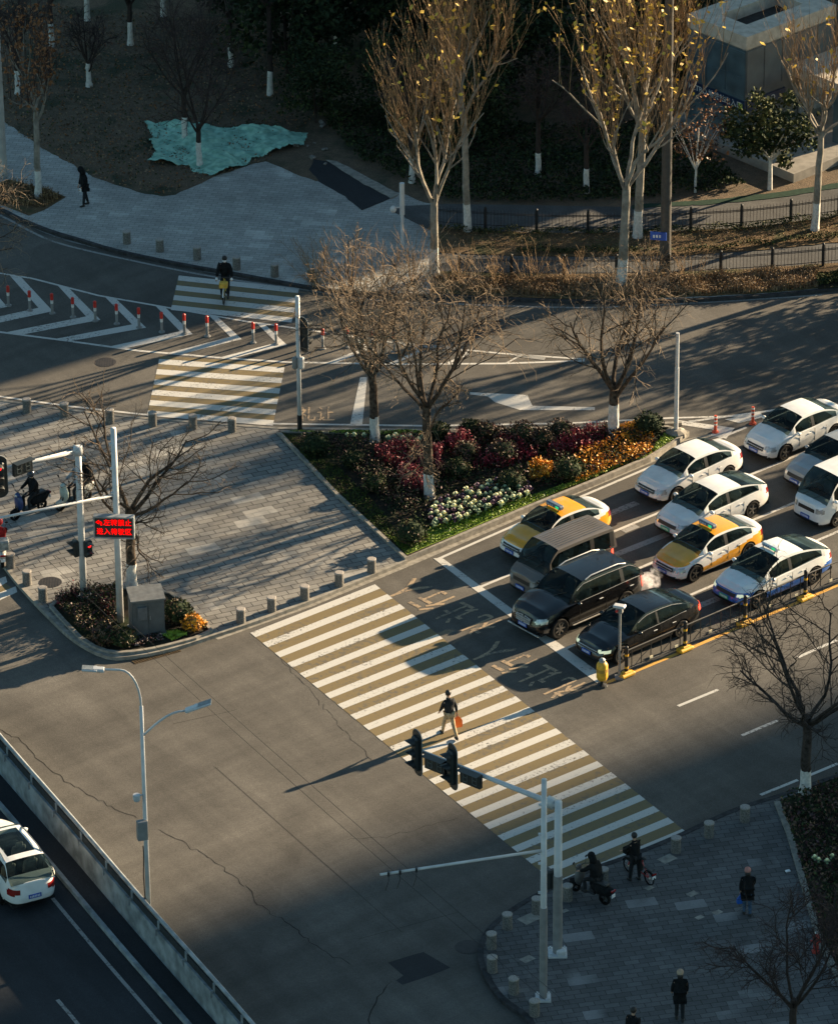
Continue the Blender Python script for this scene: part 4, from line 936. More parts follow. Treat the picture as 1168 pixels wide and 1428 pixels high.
    zh = {'sedan': .60, 'fast': .62, 'suv': .80, 'van': .70, 'minivan': .78}[kind]
    for s_ in (1, -1):
        patch('headlight', lambda x, y, z, k: x < (.42 if not van else .26) and y*s_ > W*.27 and zh-(.06 if on else .09) < z < zh+(.03 if on else .08) and k < NQ+1, M_lamp_on if on else M_lampc)
        if kind == 'fast': pass
        patch('tail_light', (lambda x, y, z, k: x > L-.25 and y*s_ > W*.34 and .62 < z < 1.06 and k < NQ+1) if van or suv and not sunroof else (lambda x, y, z, k: x > L-.34 and y*s_ > W*.24 and .72 < z < .93 and k < NQ+1), M_tail_on if tail_on else M_tail)
    patch('grille', lambda x, y, z, k: x < .3 and abs(y) < W*(.26 if not suv else .2) and (zh-.10 if not suv else zh-.22) < z < zh+.02 and k < NQ, M_black)
    patch('lower_grille', lambda x, y, z, k: x < .3 and abs(y) < W*.36 and .24 < z < .36, M_black)
    if kind in ('sedan', 'suv') and paint in (P_black, P_white): 
        g = MB(); 
        for dz in (-.01, -.1): g.box((.045 if not suv else .0, 0, zh+dz), (.03, W*.5 if not suv else W*.36, .018))
        g.build('grille_bar', M_chrome, root)
    if suv and not sunroof:
        g = MB()
        for s_ in (1, -1):
            pts = [(0.0, s_*.05, zh-.2), (0.0, s_*.33, zh-.17), (.03, s_*.35, zh+.02), (.05, s_*.06, zh+.05)]; g.tube(pts, .018, 5, closed=True)
        for k in range(-7, 8): g.box((.0, k*.045, zh-.08), (.02, .010, .2))
        g.build('kidney_grille', M_chrome, root)
        g = MB(); g.box((.02, 0, .30), (.04, W*.8, .03)); g.box((L*.5, W*.495, .33), (L*.42, .03, .03)); g.box((L*.5, -W*.495, .33), (L*.42, .03, .03)); g.build('chrome_sill', M_chrome, root)
    # cabin
    NS = 34; zbase = lambda x: interp(sh, x)-.035; prof = [(0, 0), (1, 1)]
    def hroof(x):
        zc = interp(top, x1)-.02; zr = interp(top, x4)-.02
        if x < x2: t = (x-x1)/(x2-x1); return zc+(H-.03-zc)*(t+.16*math.sin(t*PI)) if t < 1 else H
        if x <= x3: t = (x-x2)/(x3-x2); return H-.03+.03*math.sin(t*PI)-.02*t
        t = (x-x3)/(x4-x3); return (H-.05)+(zr-(H-.05))*(t-.14*math.sin(t*PI))
    xs = [x1+(x2-x1)*i/9 for i in range(9)]+[x2+(x3-x2)*i/14 for i in range(14)]+[x3+(x4-x3)*i/9 for i in range(10)]
    side_v = [0, .10, .35, .62, .86, 1.0]; secs = []
    wt_top = W/2*(.70 if not van else .84); wbelt = W/2*(.915 if not van else .97)
    for x in xs:
        h = hroof(x); zb_ = min(zbase(x), h-.01); tt = max(0, min(1, (h-zb_)/(H-zb_))); sec = []
        endk = 1-.10*ss((x1+.25-x)/.25)-.10*ss((x-x4+.25)/.25) if not van else 1-.06*ss((x1+.25-x)/.25)
        for v_ in side_v:
            z = zb_+(h-.055*tt-zb_)*v_; y = wbelt*endk+(wt_top-wbelt*endk)*(v_*tt)**1.15; sec.append((y, z))
        ye, ze = sec[-1]
        for c_ in (.93, .72, .4, 0): sec.append((ye*c_, ze+(h-ze)*math.sqrt(max(0, 1-c_**2.2))+(.0)))
        secs.append([(x, y, z) for y, z in sec])
    NV = len(secs[0]); full = [s_+[(x, -y, z) for x, y, z in reversed(s_[:-1])] for s_ in secs]; NF = len(full[0])
    parts = {}
    def put(nm, key, mi, q):
        if (nm, key) not in parts: parts[nm, key] = MB()
        mb = parts[nm, key]; mb.cur = mi; mb.add(q, [(0, 1, 2, 3)])
    bp = [x2+(x3-x2)*(.42 if not van else .22)] + ([x2+(x3-x2)*.62] if van else ([x2+(x3-x2)*.80] if suv else []))
    for i in range(len(full)-1):
        xc = (full[i][0][0]+full[i+1][0][0])/2
        for j in range(NF-1):
            q = [full[i][j], full[i+1][j], full[i+1][j+1], full[i][j+1]]; js = j if j < NV-1 else NF-2-j
            side = 1 if j < NV-1 else -1
            if js < 5:   # side band
                glass = 1 <= js <= 3 and xc > x1+(x2-x1)*.40 and xc < (x4-(x4-x3)*.30 if not van else x4-.22) and all(abs(xc-b) > .05 for b in bp)
                if glass:
                    key = (side, sum(xc > b for b in bp)); put('side_window', key, 0, q)
                else: put('roof', 0, 1 if (1 <= js <= 3 and xc > x2 and xc < x3) else 0, q)
            else:
                if xc < x2 and xc > x1+.02 and (js > 5 or 1): put('windshield', 0, 0, q)
                elif xc > x3+(x4-x3)*(.12 if not suv else .05) and xc < x4-.05*(x4-x3) and not van and True: put('rear_window', 0, 0, q)
                elif sunroof and x2+.2 < xc < x2+1.7 and js > 6: put('sunroof', 0, 0, q)
                else: put('roof', 0, 2, q)
    if van:
        for k in range(-4, 5):
            if paint is P_brown: g = MB(); g.tube([(x2+.1+.0*k, k*.135, H+.012), (x3-.15, k*.135, H-.005)], .012, 4); g.build('roof_rib', paint, root)
        g = MB(); h = hroof(x3); a = full[-10 if not van else -1]
        g.box((x4+.0, 0, (belt+h)/2-.02), (.03, W*.62, (h-belt)*.5)); g.build('rear_window', M_glass, root)
    for (nm, key), mb in parts.items():
        if nm == 'roof': mb.add([full[-1][j] for j in range(NF)], [tuple(range(NF))])
        m_ = M_glass if nm != 'roof' else [paint, M_black, roofp or paint]
        # slight inset stops the cabin and body skins meeting in one plane
        mb.build(nm, m_, root, smooth=(nm != 'side_window'))
    # mirrors, handles, wheels, plates
    for s_ in (1, -1):
        g = MB(); g.ball((x1+(x2-x1)*.42, s_*(W/2+.06), belt+.06), (.16, .22, .15), 8, 6); g.cyl((x1+(x2-x1)*.46, s_*(W/2-.1), belt), (x1+(x2-x1)*.42, s_*(W/2+.03), belt+.04), .03, 6); g.build('mirror', paint if paint is not P_brown else M_black, root, smooth=True)
        for b in (bp[0]-.25, x3-.05 if not van else bp[0]+.9):
            g = MB(); g.box((b, s_*(W/2-.005), belt-.14), (.18, .03, .03), 0, .01); g.build('door_handle', M_chrome if paint is P_black else paint, root)
        for gx, gz in ((bp[0], .52), (x2-.35, .5), (xr-.46, .4)): g = MB(); g.box((gx, s_*W*.4965, .62), (.012, .012, gz)); g.build('door_gap', M_black, root)
        for xw in (xf, xr):
            w_ = MB(); yy = s_*(W/2-.12); w_.lathe([(wr*.62, -.10), (wr*.9, -.11), (wr, -.08), (wr, .08), (wr*.9, .11), (wr*.62, .10)], 22, (xw, yy, wr), 'Y', capb=False)
            wo_ = w_.build('wheel', M_tyre, root, smooth=True)
            g = MB(); yo = yy+s_*.085
            g.lathe([(wr*.64, -.02), (wr*.64, .02), (wr*.56, .02), (wr*.56, -.02)], 20, (xw, yo, wr), 'Y', capb=False); g.cyl((xw, yo-.02, wr), (xw, yo+.03, wr), .05, 8)
            for k in range(5 if not suv else 7):
                a = 2*PI*k/(5 if not suv else 7); c = Vector((xw+math.cos(a)*wr*.3, yo, wr+math.sin(a)*wr*.3)); g.box(c, (wr*.6, .03, .055), rot=Matrix.Rotation(-a, 3, 'Y'))
            g.build('rim', rimm or M_rim, wo_)
            g = MB(); g.cyl((xw, yy-.05, wr), (xw, yy+.05, wr), wr*.6, 16); g.build('brake_disc', M_rimd, wo_)
    for nm, x, z, pm in (('front_plate', -.02 if van else -.012, .44 if not suv else .52, plate or M_plate), ('rear_plate', L+.012, .62 if van or suv else .82 if 0 else .5, plate or M_plate)):
        g = MB(); g.box((x, 0, z), (.02, .44, .14)); po = g.build(nm, pm, root)
        g = MB()
        for k in range(-3, 4): g.box((x+(-.012 if x < 1 else .012), k*.052, z), (.006, .026, .075))
        g.build('plate_mark', M_wh, po)
    if taxi:
        g = MB(); xt = x2+.22; g.box((xt, 0, H+.10), (.22, .78, .17), 0, .04); to = g.build('roof_sign', mat('taxi_sign_'+taxi, (.55, .62, .66) if taxi == 'w' else (.12, .16, .22), .4), root)
        g = MB(); g.box((xt-.115, -.24, H+.11), (.02, .16, .09)); g.build('status_lamp', mat('green_led', (.05, .6, .2), .4, emit=(.05, 1, .3, .12)), to)
        g = MB()
        for k in range(3): 
            g.box((xt-.115, .02+k*.11, H+.125), (.012, .07, .014)); g.box((xt-.115, .02+k*.11, H+.09), (.012, .07, .014)); g.box((xt-.115, .02+k*.11, H+.107), (.014, .014, .06))
        g.build('sign_mark', mat('navy_mark', (.03, .05, .2), .5) if taxi == 'w' else M_wh, to)
        g = MB(); g.cyl((xt-.1, -.3, H-.03), (xt-.1, -.3, H+.04), .02, 6); g.cyl((xt-.1, .3, H-.03), (xt-.1, .3, H+.04), .02, 6); g.build('sign_foot', M_black, to)
    if rails:
        for s_ in (1, -1):
            g = MB(); pts = [(x2+.15, s_*wt_top*.98, H-.07), (x2+.45, s_*wt_top*.97, H+.015), (x3-.45, s_*wt_top*.97, H+.01), (x3-.1, s_*wt_top*.98, H-.09)]; g.tube(pts, .022, 6); g.build('roof_rail', rails, root, smooth=True)
    if kind in ('sedan', 'fast', 'suv') and paint is P_black:
        for s_ in (1, -1):
            g = MB(); pts = []
            for i in range(4, len(full)-4, 2): 
                x, y, z = full[i][0 if s_ > 0 else -1]; pts.append((x, y+s_*.012, z+.03))
            g.tube(pts, .012, 4)
            pts = []
            for i in range(5, len(full)-5, 2):
                x, y, z = full[i][4 if s_ > 0 else NF-5]; pts.append((x, y+s_*.012, z+.02))
            g.tube(pts, .010, 4); g.build('window_trim', M_chrome, root)
    # wipers and cowl
    g = MB()
    for yy in (-.1, .45):
        g.tube([(x1-.03, yy, interp(top, x1)+.03), (x1+.20, yy-.42, hroof(x1+.20)+.015)], .010, 4)
    g.build('wiper', M_black, root)
    return root
QG = 'cars queued at the stop line'
make_car('taxi', 'yellow and white taxi waiting in the lane beside the flower bed kerb', (709.6, 767), 4.5, 1.71, 1.47, paint=P_white, roofp=P_yellow, hoodp=P_yellow, midp=P_yellow, taxi='d', wb=2.6, group=QG)
make_car('minivan', 'grey-brown minibus with ribbed roof between the yellow taxi and the black off-roader', (725, 817), 3.95, 1.64, 1.86, 'van', paint=P_brown, wb=2.5, xf=.72, wr=.30, group=QG, cat='van', tail_on=True)
make_car('suv', 'large black off-roader with chrome roof rails, first at the stop line', (728.5, 871), 5.15, 2.0, 1.80, 'suv', paint=P_black, wb=3.1, wr=.39, xf=.9, rails=M_chrome, group=QG, tail_on=True)
make_car('sedan', 'black saloon car standing beside the median fence', (817, 906), 4.95, 1.86, 1.49, paint=P_black, wb=2.84, on=True, wr=.34, group=QG, tail_on=True)
make_car('sedan', 'white saloon car right behind the yellow taxi by the flower bed', (898, 684.5), 4.5, 1.71, 1.47, paint=P_white, wb=2.6, group=QG)
make_car('sedan', 'white saloon with green plate between the white bed-side saloon and a yellow taxi', (927, 735), 4.67, 1.8, 1.48, 'fast', paint=P_white, wb=2.69, plate=M_plateg, group=QG)
make_car('taxi', 'yellow and white taxi in the middle lane behind the black off-roader', (923, 793.5), 4.5, 1.71, 1.47, paint=P_white, roofp=P_yellow, hoodp=P_yellow, midp=P_yellow, taxi='d', wb=2.61, rimm=M_rimd, group=QG)
make_car('taxi', 'white taxi with blue lower body beside the median fence', (1008.8, 829), 4.78, 1.88, 1.53, 'fast', paint=P_white, lowp=P_blue, taxi='w', wb=2.75, plate=M_plateg, on=True, wr=.34, group=QG)
make_car('sedan', 'white saloon at the back of the bed-side lane next to the red marker posts', (1050, 625), 4.35, 1.74, 1.47, paint=P_white, wb=2.55, group=QG)
make_car('sedan', 'silver saloon half cut off by the right edge, second lane', (1107, 669), 4.8, 1.8, 1.48, paint=P_silver, wb=2.75, group=QG)
make_car('minivan', 'white minibus cut off by the right edge, behind the silver saloon', (1122.3, 717), 4.7, 1.70, 1.92, 'minivan', paint=P_white, wb=2.6, wr=.31, group=QG, cat='van')
RWH = R(-63.5+180)
make_car('suv', 'white off-roader with dark sunroof driving on the road behind the barrier', (49, 1254), 4.7, 1.87, 1.70, 'suv', paint=P_white, wb=2.75, wr=.36, rails=M_rim, lowp=M_black, sunroof=True, rear_at=True, heading=RWH, tail_on=False)
# exhaust plume behind the black off-roader
g = MB(); r = random.Random(3)
g.smooth = True; g.ball((0, 0, .62), (1.1, .8, .8), 16, 10); g.ball((.45, .35, .95), (.6, .5, .7), 12, 8)
ps = g.build('exhaust_puff', bpy.data.materials.new('exhaust_vapour'), loc=at(900, 834, 0.0))
def vapour(m, dens, sc):
    n = m.node_tree if m.use_nodes else None
    m.use_nodes = True; n = m.node_tree; n.nodes.clear(); o = n.nodes.new('ShaderNodeOutputMaterial'); v = n.nodes.new('ShaderNodeVolumePrincipled'); v.inputs['Color'].default_value = (.97, .98, 1, 1)
    tc = n.nodes.new('ShaderNodeTexCoord'); no = noise(n, tc.outputs['Object'], sc, 4, .65); ln = n.nodes.new('ShaderNodeVectorMath'); ln.operation = 'DISTANCE'; n.links.new(tc.outputs['Object'], ln.inputs[0]); ln.inputs[1].default_value = (.1, .1, .65)
    fall = ramp(n, ln.outputs['Value'], .12, .58, 1, 0); f = math_(n, 'MULTIPLY', ramp(n, no, .42, .66, 0, dens), fall); n.links.new(f, v.inputs['Density']); n.links.new(v.outputs[0], o.inputs['Volume'])
vapour(ps.data.materials[0], 5.5, 5)
tag(ps, 'white exhaust vapour curling behind the black off-roader', 'exhaust vapour', kind='stuff')
# ================================================================ STREET FURNITURE
M_polew = mat('pale_grey_pole_paint', (.55, .55, .55), .45, var=.08, scale=2)
M_poleg = mat('grey_pole_base', (.22, .215, .21), .6, var=.1, scale=3)
M_dark = mat('dark_housing', (.018, .022, .022), .5); M_iron = mat('black_iron', (.012, .013, .015), .5)
M_steel = mat('galvanised_steel', (.30, .32, .33), .5, .3, var=.15, scale=3); M_conc = mat('barrier_concrete', (.25, .275, .28), .85, var=.2, scale=2, bump=.2)
M_ledoff = mat('unlit_digit', (.10, .12, .12), .5); M_redon = mat('red_lamp_lit', (.5, .02, .02), .4, emit=(1, .01, .01, .8)); M_lensoff = mat('unlit_lens', (.03, .03, .03), .2)
M_cgrey = mat('cabinet_grey', (.085, .095, .10), .55, var=.1, scale=3)
M_bollard = mat('bollard_granite', (.17, .16, .145), .85, var=.25, scale=30, bump=.4)
M_bolltop = mat('bollard_top', (.34, .31, .28), .85, var=.15, scale=30)
def pole(root, h, r0, r1=None, basecol=0, n=12, flange=True):
    g = MB(); g.smooth = True; g.tube([(0, 0, 0), (0, 0, h)], [r0, r1 or r0], n); g.smooth = False
    if flange: g.box((0, 0, .03), (r0*4, r0*4, .06)); [g.box((sx*r0*1.5, sy*r0*1.5, .09), (.05, .05, .08)) for sx in (-1, 1) for sy in (-1, 1)]
    o = g.build('pole', M_polew, root)
    if basecol:
        g = MB(); g.tube([(0, 0, .06), (0, 0, basecol)], [r0+.006]*2, n); g.build('base_coat', M_poleg, o, smooth=True)
    return o
def signal(par, c, face, n=3, lit=None, plate=True, s=1.0):
    """vertical signal head; face = direction (radians) the lamps look to"""
    fx = Vector((math.cos(face), math.sin(face), 0)); sx = Vector((-fx.y, fx.x, 0)); c = Vector(c); H_ = .40*n*s
    g = MB(); g.box(c, (.24*s, .38*s, H_), face, .06*s); ho = g.build('signal_head', M_dark, par)
    if plate:
        g = MB(); P = []
        for k in range(24):
            a = 2*PI*k/24; yy = math.cos(a)*.30*s; zz = math.sin(a)*.24*s+(H_/2-.02 if math.sin(a) > 0 else -(H_/2-.02)); P.append(c+sx*yy+Vector((0, 0, zz))-fx*.02)
        k = len(P); g.add(P+[p-fx*.03 for p in P], [tuple(range(k)), tuple(reversed(range(k, 2*k)))]+[(i, i+k, (i+1) % k+k, (i+1) % k) for i in range(k)]); g.build('backplate', M_dark, ho)
        g = MB(); g.tube([p-fx*.015 for p in P], .014, 4, closed=True); g.build('plate_rim', M_steel, ho)
    for k in range(n):
        z = H_/2-.2*s-k*.4*s; q = c+Vector((0, 0, z))+fx*.125*s
        g = MB(); g.cyl(q-fx*.01, q+fx*.02, .14*s, 14); lo_ = g.build('lens', M_lensoff, ho)
        if lit == k: g = MB(); g.cyl(q+fx*.018, q+fx*.03, .085*s, 12); g.build('lit_red_disc', M_redon, ho)
        g = MB(); NA = 12; V = []
        for a_ in range(NA+1):
            a = PI*1.15*a_/NA-PI*.075; o_ = sx*math.cos(a)*.165*s+Vector((0, 0, math.sin(a)*.165*s)); V += [q+o_, q+o_*.97+fx*(.30*s*(.35+.65*math.sin(max(0, min(PI, a)))))]
        g.add(V, [(2*i, 2*i+1, 2*i+3, 2*i+2) for i in range(NA)]); g.build('visor', M_dark, ho)
    return ho
def digits(par, c, face, w=.85, h=.5, txt='88'):
    fx = Vector((math.cos(face), math.sin(face), 0)); sx = Vector((-fx.y, fx.x, 0)); c = Vector(c)
    g = MB(); g.box(c, (.14, w, h), face); g.box(c+fx*.12+Vector((0, 0, h/2+.01)), (.26, w, .02), face); o = g.build('countdown_box', M_dark, par)
    g = MB()
    for d in (-1, 1):
        for zz in (-.16, 0, .16): g.box(c+fx*.075+sx*d*.19+Vector((0, 0, zz*h/.5)), (.012, .15, .022), face)
        for yy in (-.085, .085):
            for zz in (-.08, .08): g.box(c+fx*.075+sx*(d*.19+yy)+Vector((0, 0, zz*h/.5)), (.012, .02, .13), face)
    g.build('digit', M_ledoff, o); return o
# barrier wall with rail
rw = [Vector((p.x, p.y, 0)) for p in smooth_line(RW, 1.36, 3)]
root = thing('barrier', 'grey concrete barrier wall with a steel rail beside the white off-roader', 'barrier', (0, 0, 0))
g = MB(); kerbstrip(g, rw, .22, 0, 0.98); g.build('wall', M_conc, root)
g = MB(); kerbstrip(g, rw, .05, .97, 1.24, ); g.build('gap_shade_panel', mat('gap_shade_dark', (.035, .04, .042), .7), root)  # added dark slab for the gap under the rail, makes the shadow solid
g = MB(); g.smooth = True; g.tube([(p.x+.06, p.y+.03, 1.31) for p in rw], .07, 8); g.build('top_rail', M_steel, root)
tot = [0]
for a, b in zip(rw, rw[1:]): tot.append(tot[-1]+(b-a).length)
s_ = .5
while s_ < tot[-1]:
    k = max(i for i, t in enumerate(tot) if t <= s_); f = (s_-tot[k])/max(1e-6, tot[min(k+1, len(tot)-1)]-tot[k]); p = rw[k].lerp(rw[min(k+1, len(rw)-1)], f)
    g = MB(); g.box((p.x, p.y, 1.14), (.14, .07, .30), R(-63)); g.box((p.x-.10, p.y-.05, .93), (.06, .1, .25), R(-63)); g.build('rail_post', M_steel, root); s_ += 2.05
off = [p+Vector((-.85, -.42, 0)) for p in rw]
g = MB(); kerbstrip(g, off, .14, 0, .16); struct('barrier_kerb', g, M_conc)
g = MB(); strip(g, [p+Vector((-1.5, -.75, 0)) for p in rw], .13, .016); strip(g, W2([(80, 1395), (98, 1416), (125, 1450)]), .13, .016); struct('side_road_markings', g, M_white_old)
# twin-arm street lamp on the barrier
bx = at(207, 1266, .98); root = thing('street_lamp', 'grey twin-arm street lamp rising from the barrier wall', 'street lamp', (bx.x, bx.y, .98))
hz = lambda y: height_at(207, 1266, y, .98)
g = MB(); g.smooth = True; g.tube([(0, 0, 0), (0, 0, hz(1150)), (0, 0, hz(985))], [.085, .075, .06], 12); po = g.build('pole', M_polew, root)
def xoff(px): return (px-206)/41.5
z0, z1 = hz(1000), hz(934)
g = MB(); g.smooth = True; pts = [(0, 0, hz(990)), (0, 0, z0+.4)]
for k in range(1, 8): a = PI/2*k/7; pts.append((-.62*(1-math.cos(a)), 0, z0+.4+(z1-z0-.4)*math.sin(a)))
pts.append((xoff(160), 0, z1+.02)); g.tube(pts, .038, 8); g.build('arm', M_polew, root)
g = MB(); g.smooth = True; pts = []
for k in range(8): t = k/7; pts.append((xoff(207)+(xoff(262)-xoff(207))*t, 0, hz(1026)+(hz(992)-hz(1026))*math.sin(t*PI/2)))
g.tube(pts, .038, 8); g.build('arm', M_polew, root)
for x0, x1, za, zb_ in ((162, 130, z1, z1+.06), (260, 299, hz(993), hz(979))):
    xa, xb = xoff(x0), xoff(x1); ang = math.atan2(zb_-za, xb-xa); Rm = Matrix.Rotation(-math.atan2(zb_-za, abs(xb-xa))*(1 if xb > xa else -1), 3, 'Y')
    g = MB(); L_ = abs(xb-xa); sg = 1 if xb > xa else -1
    g.box(((xa*.7+xb*.3), 0, za*.7+zb_*.3), (L_*.5, .24, .12), 0, .03, rot=Rm); g.box(((xa*.35+xb*.65), 0, za*.35+zb_*.65+.01), (L_*.62, .34, .07), 0, .02, rot=Rm); ho = g.build('lamp_head', M_polew, root)
    g = MB(); g.box(((xa*.3+xb*.7), 0, za*.3+zb_*.7+.05), (L_*.5, .26, .012), rot=Rm); g.build('heat_sink', mat('sink_grey', (.22, .24, .25), .5), ho)
g = MB(); g.box((-.10, -.12, hz(1155)), (.34, .22, .68), .3, .02); g.build('control_box', M_poleg, root)
g = MB(); g.cyl((0, 0, hz(1108)), (-.22, -.1, hz(1108)), .03, 6); g.ball((-.24, -.1, hz(1112)), (.24, .24, .22), 10, 7); g.cyl((-.24, -.1, hz(1112)), (-.24, -.1, hz(1106)), .12, 10); g.build('dome_camera', M_polew, root, smooth=True)
g = MB(); g.tube([(-.09, 0, .1), (-.12, -.02, 1.2), (-.09, 0, 2.0), (-.1, 0, hz(1180))], .018, 5); g.build('cable', M_iron, root)
# mast arm signal pole (bottom right)
b = at(777, 1330, .12); root = thing('signal_pole', 'thick pale mast pole carrying dark traffic signals over the striped crossing', 'traffic light', b)
H1 = height_at(777, 1330, 1118, .12); pole(root, H1, .15, .12, 2.9)
za = H1-.15+.12; A0, A1 = at(765, 1121, za)-b, at(583, 1046, za)-b; A0 = Vector((0, 0, za-.12)); 
d_ = (A1-A0); 
g = MB(); g.smooth = True; g.tube([A0+d_.normalized()*.05, A0.lerp(A1, .5), A1+d_.normalized()*.2], [.10, .075, .055], 10); g.box(A0+d_.normalized()*.3, (.3, .25, .3), math.atan2(d_.y, d_.x)); g.build('mast_arm', M_polew, root)
fc = math.atan2(d_.y, d_.x)+PI/2
if math.sin(fc) > 0: fc += PI
fc2 = fc-R(22)
def on_arm(px):
    best = min((i/200 for i in range(201)), key=lambda t: abs((584+F*((A0+d_*t+b-Vector((0, 0, HC)))@Vector(R2))/((A0+d_*t+b-Vector((0, 0, HC)))@Vector(_fw)))-px)); return A0+d_*best
for px in (587, 636): signal(root, on_arm(px)+Vector((0, 0, -.02))+Vector((math.cos(fc2), math.sin(fc2), 0))*.16, fc2)
for px in (613, 662): digits(root, on_arm(px)+Vector((math.cos(fc), math.sin(fc), 0))*.2+Vector((0, 0, -.12)), fc, .8, .48)
sg_ = signal(root, Vector((-.22, .1, 2.7)), R(120), 2, plate=False, s=.85)
g = MB(); g.box((.1, -.1, .12), (.3, .3, .24), .4, .05); g.build('foot_cover', M_polew, root)
b = at(757, 1393, .12); root = thing('camera_pole', 'tall slim pale pole with a long bare arm, standing before the thick mast pole', 'camera pole', b)
H2 = height_at(757, 1393, 1087, .12); pole(root, H2, .12, .085, 3.35)
za = height_at(757, 1393, 1186, .12)+.12; A1 = at(530, 1220, za)-b
g = MB(); g.smooth = True; g.tube([(0, 0, za-.12), A1], [.05, .042], 8); g.build('arm', M_polew, root)
for t in (.78, .88, .95):
    q = Vector((0, 0, za-.12)).lerp(A1, t); g = MB(); g.box(q, (.07, .14, .14)); g.tube([q, q+Vector((.0, -.05, -.25)), q+Vector((-.1, -.1, -.55))], .014, 4); g.build('cable_clamp', M_iron, root)
for k in range(4):
    g = MB(); g.box((-.12, 0, H2-.9-k*1.05), (.1, .08, .06)); g.build('bracket', M_polew, root)
# left-hand signal pole with arm
b = at(117, 833, .12); root = thing('signal_pole', 'pale signal pole at the left with a lit red lamp low on its side', 'traffic light', b)
H3 = height_at(117, 833, 624, .12); pole(root, H3, .13, .11)
A0 = Vector((0, 0, H3-.12)); A1 = at(-40, 664, H3)-b
g = MB(); g.smooth = True; g.tube([A0, A1], [.085, .05], 8); g.box(A0, (.3, .3, .3)); g.build('mast_arm', M_polew, root)
d_ = A1-A0; fc = math.atan2(d_.y, d_.x)+PI/2
if math.sin(fc) > 0: fc += PI
digits(root, A0.lerp(A1, .52)+Vector((0, -.2, -.02)), fc+.2, .78, .5)
signal(root, A0.lerp(A1, .74)+Vector((.0, -.2, -.2)), R(-80), 3, lit=0)
signal(root, Vector((.22, -.06, height_at(117, 833, 764, .12))), R(-60), 2, lit=0, plate=False, s=.82)
signal(root, Vector((-.22, 0, height_at(117, 833, 764, .12))), R(-165), 2, plate=False, s=.82)
# pole with lettered red screen
b = at(168, 867, .17); root = thing('screen_pole', 'tall pale pole carrying a screen of red Chinese lettering above the corner bed', 'sign', b)
H4 = height_at(168, 867, 597, .17); pole(root, H4, .13, .10, flange=False)
zl = height_at(168, 867, 729, .17); 
A0 = Vector((0, 0, height_at(168, 867, 690, .17))); A1 = at(-60, 734, A0.z+.17)-b; A1.z = A0.z
g = MB(); g.smooth = True; g.tube([A0, A1], [.05, .045], 8); g.build('arm', M_polew, root)
fa = R(4); g = MB(); g.box((-.08, -.25, zl), (1.32, .2, .76), -fa); lo = g.build('screen', M_dark, root)
g = MB(); 
for zz in (-.40, .40): g.box((-.08, -.27, zl+zz), (1.42, .26, .05), -fa)
for xx in (-.69, .69): g.box((-.08+xx*math.cos(fa), -.27-xx*math.sin(fa), zl), (.05, .26, .80), -fa)
g.build('screen_frame', M_steel, lo)
g = MB(); ux = Vector((math.cos(fa), -math.sin(fa), 0)); O = Vector((-.08, -.25, zl))+Vector((-math.sin(fa), -math.cos(fa), 0))*.106
for k, ch in enumerate('左转禁止'): put_text(g, ch, .26, O+ux*(-.24+k*.25)+Vector((0, 0, .17)), ux, (0, 0, 1), .92, 1.05)
for k, ch in enumerate('进入待驶区'): put_text(g, ch, .26, O+ux*(-.49+k*.25)+Vector((0, 0, -.18)), ux, (0, 0, 1), .92, 1.05)
ar = [(-.12, 0), (0, .10), (0, .045), (.05, .045), (.10, 0), (.10, -.12), (.04, -.12), (.04, -.02), (.02, -.01), (0, -.015), (0, -.08)]
g.add([O+ux*(-.51+x*1.05)+Vector((0, 0, .19+y)) for x, y in reversed(ar)], [tuple(range(len(ar)))])
g.build('screen_lettering', mat('red_led', (.3, .0, .0), .9, emit=(1, .0, .0, .55), spec=0), lo)
for k in range(4): g = MB(); g.box((-.10, -.05, H4-.6-k*.95), (.12, .08, .07)); g.build('bracket', M_polew, root)
# grey cabinet
b = at(205, 878, .2); root = thing('cabinet', 'dark grey street cabinet with a sloping lid standing in the corner bed', 'utility cabinet', b, R(12))
g = MB(); g.box((0, 0, .68), (1.15, .85, 1.36)); g.build('housing', M_cgrey, root)
g = MB(); g.add([(-.62, -.48, 1.38), (.62, -.48, 1.38), (.62, .48, 1.47), (-.62, .48, 1.47), (-.62, -.48, 1.43), (.62, -.48, 1.43), (.62, .48, 1.53), (-.62, .48, 1.53)], [(3, 2, 1, 0), (4, 5, 6, 7), (0, 1, 5, 4), (1, 2, 6, 5), (2, 3, 7, 6), (3, 0, 4, 7)]); g.build('lid', mat('lid_grey', (.15, .155, .155), .5), root)
for k in (-1, 1):
    g = MB(); g.box((k*.28, -.432, .66), (.53, .02, 1.2)); do = g.build('door', M_cgrey, root)
    if k < 0: g = MB(); g.box((-.22, -.475, .92), (.34, .08, .5), 0, .01); g.build('meter_box', mat('box_grey', (.10, .11, .12), .5), do)
    else: g = MB(); g.box((.06, -.45, .7), (.03, .03, .14)); g.build('handle', M_steel, do)
g = MB(); g.box((0, 0, -.02), (1.25, .95, .1)); g.build('plinth', M_conc, root)
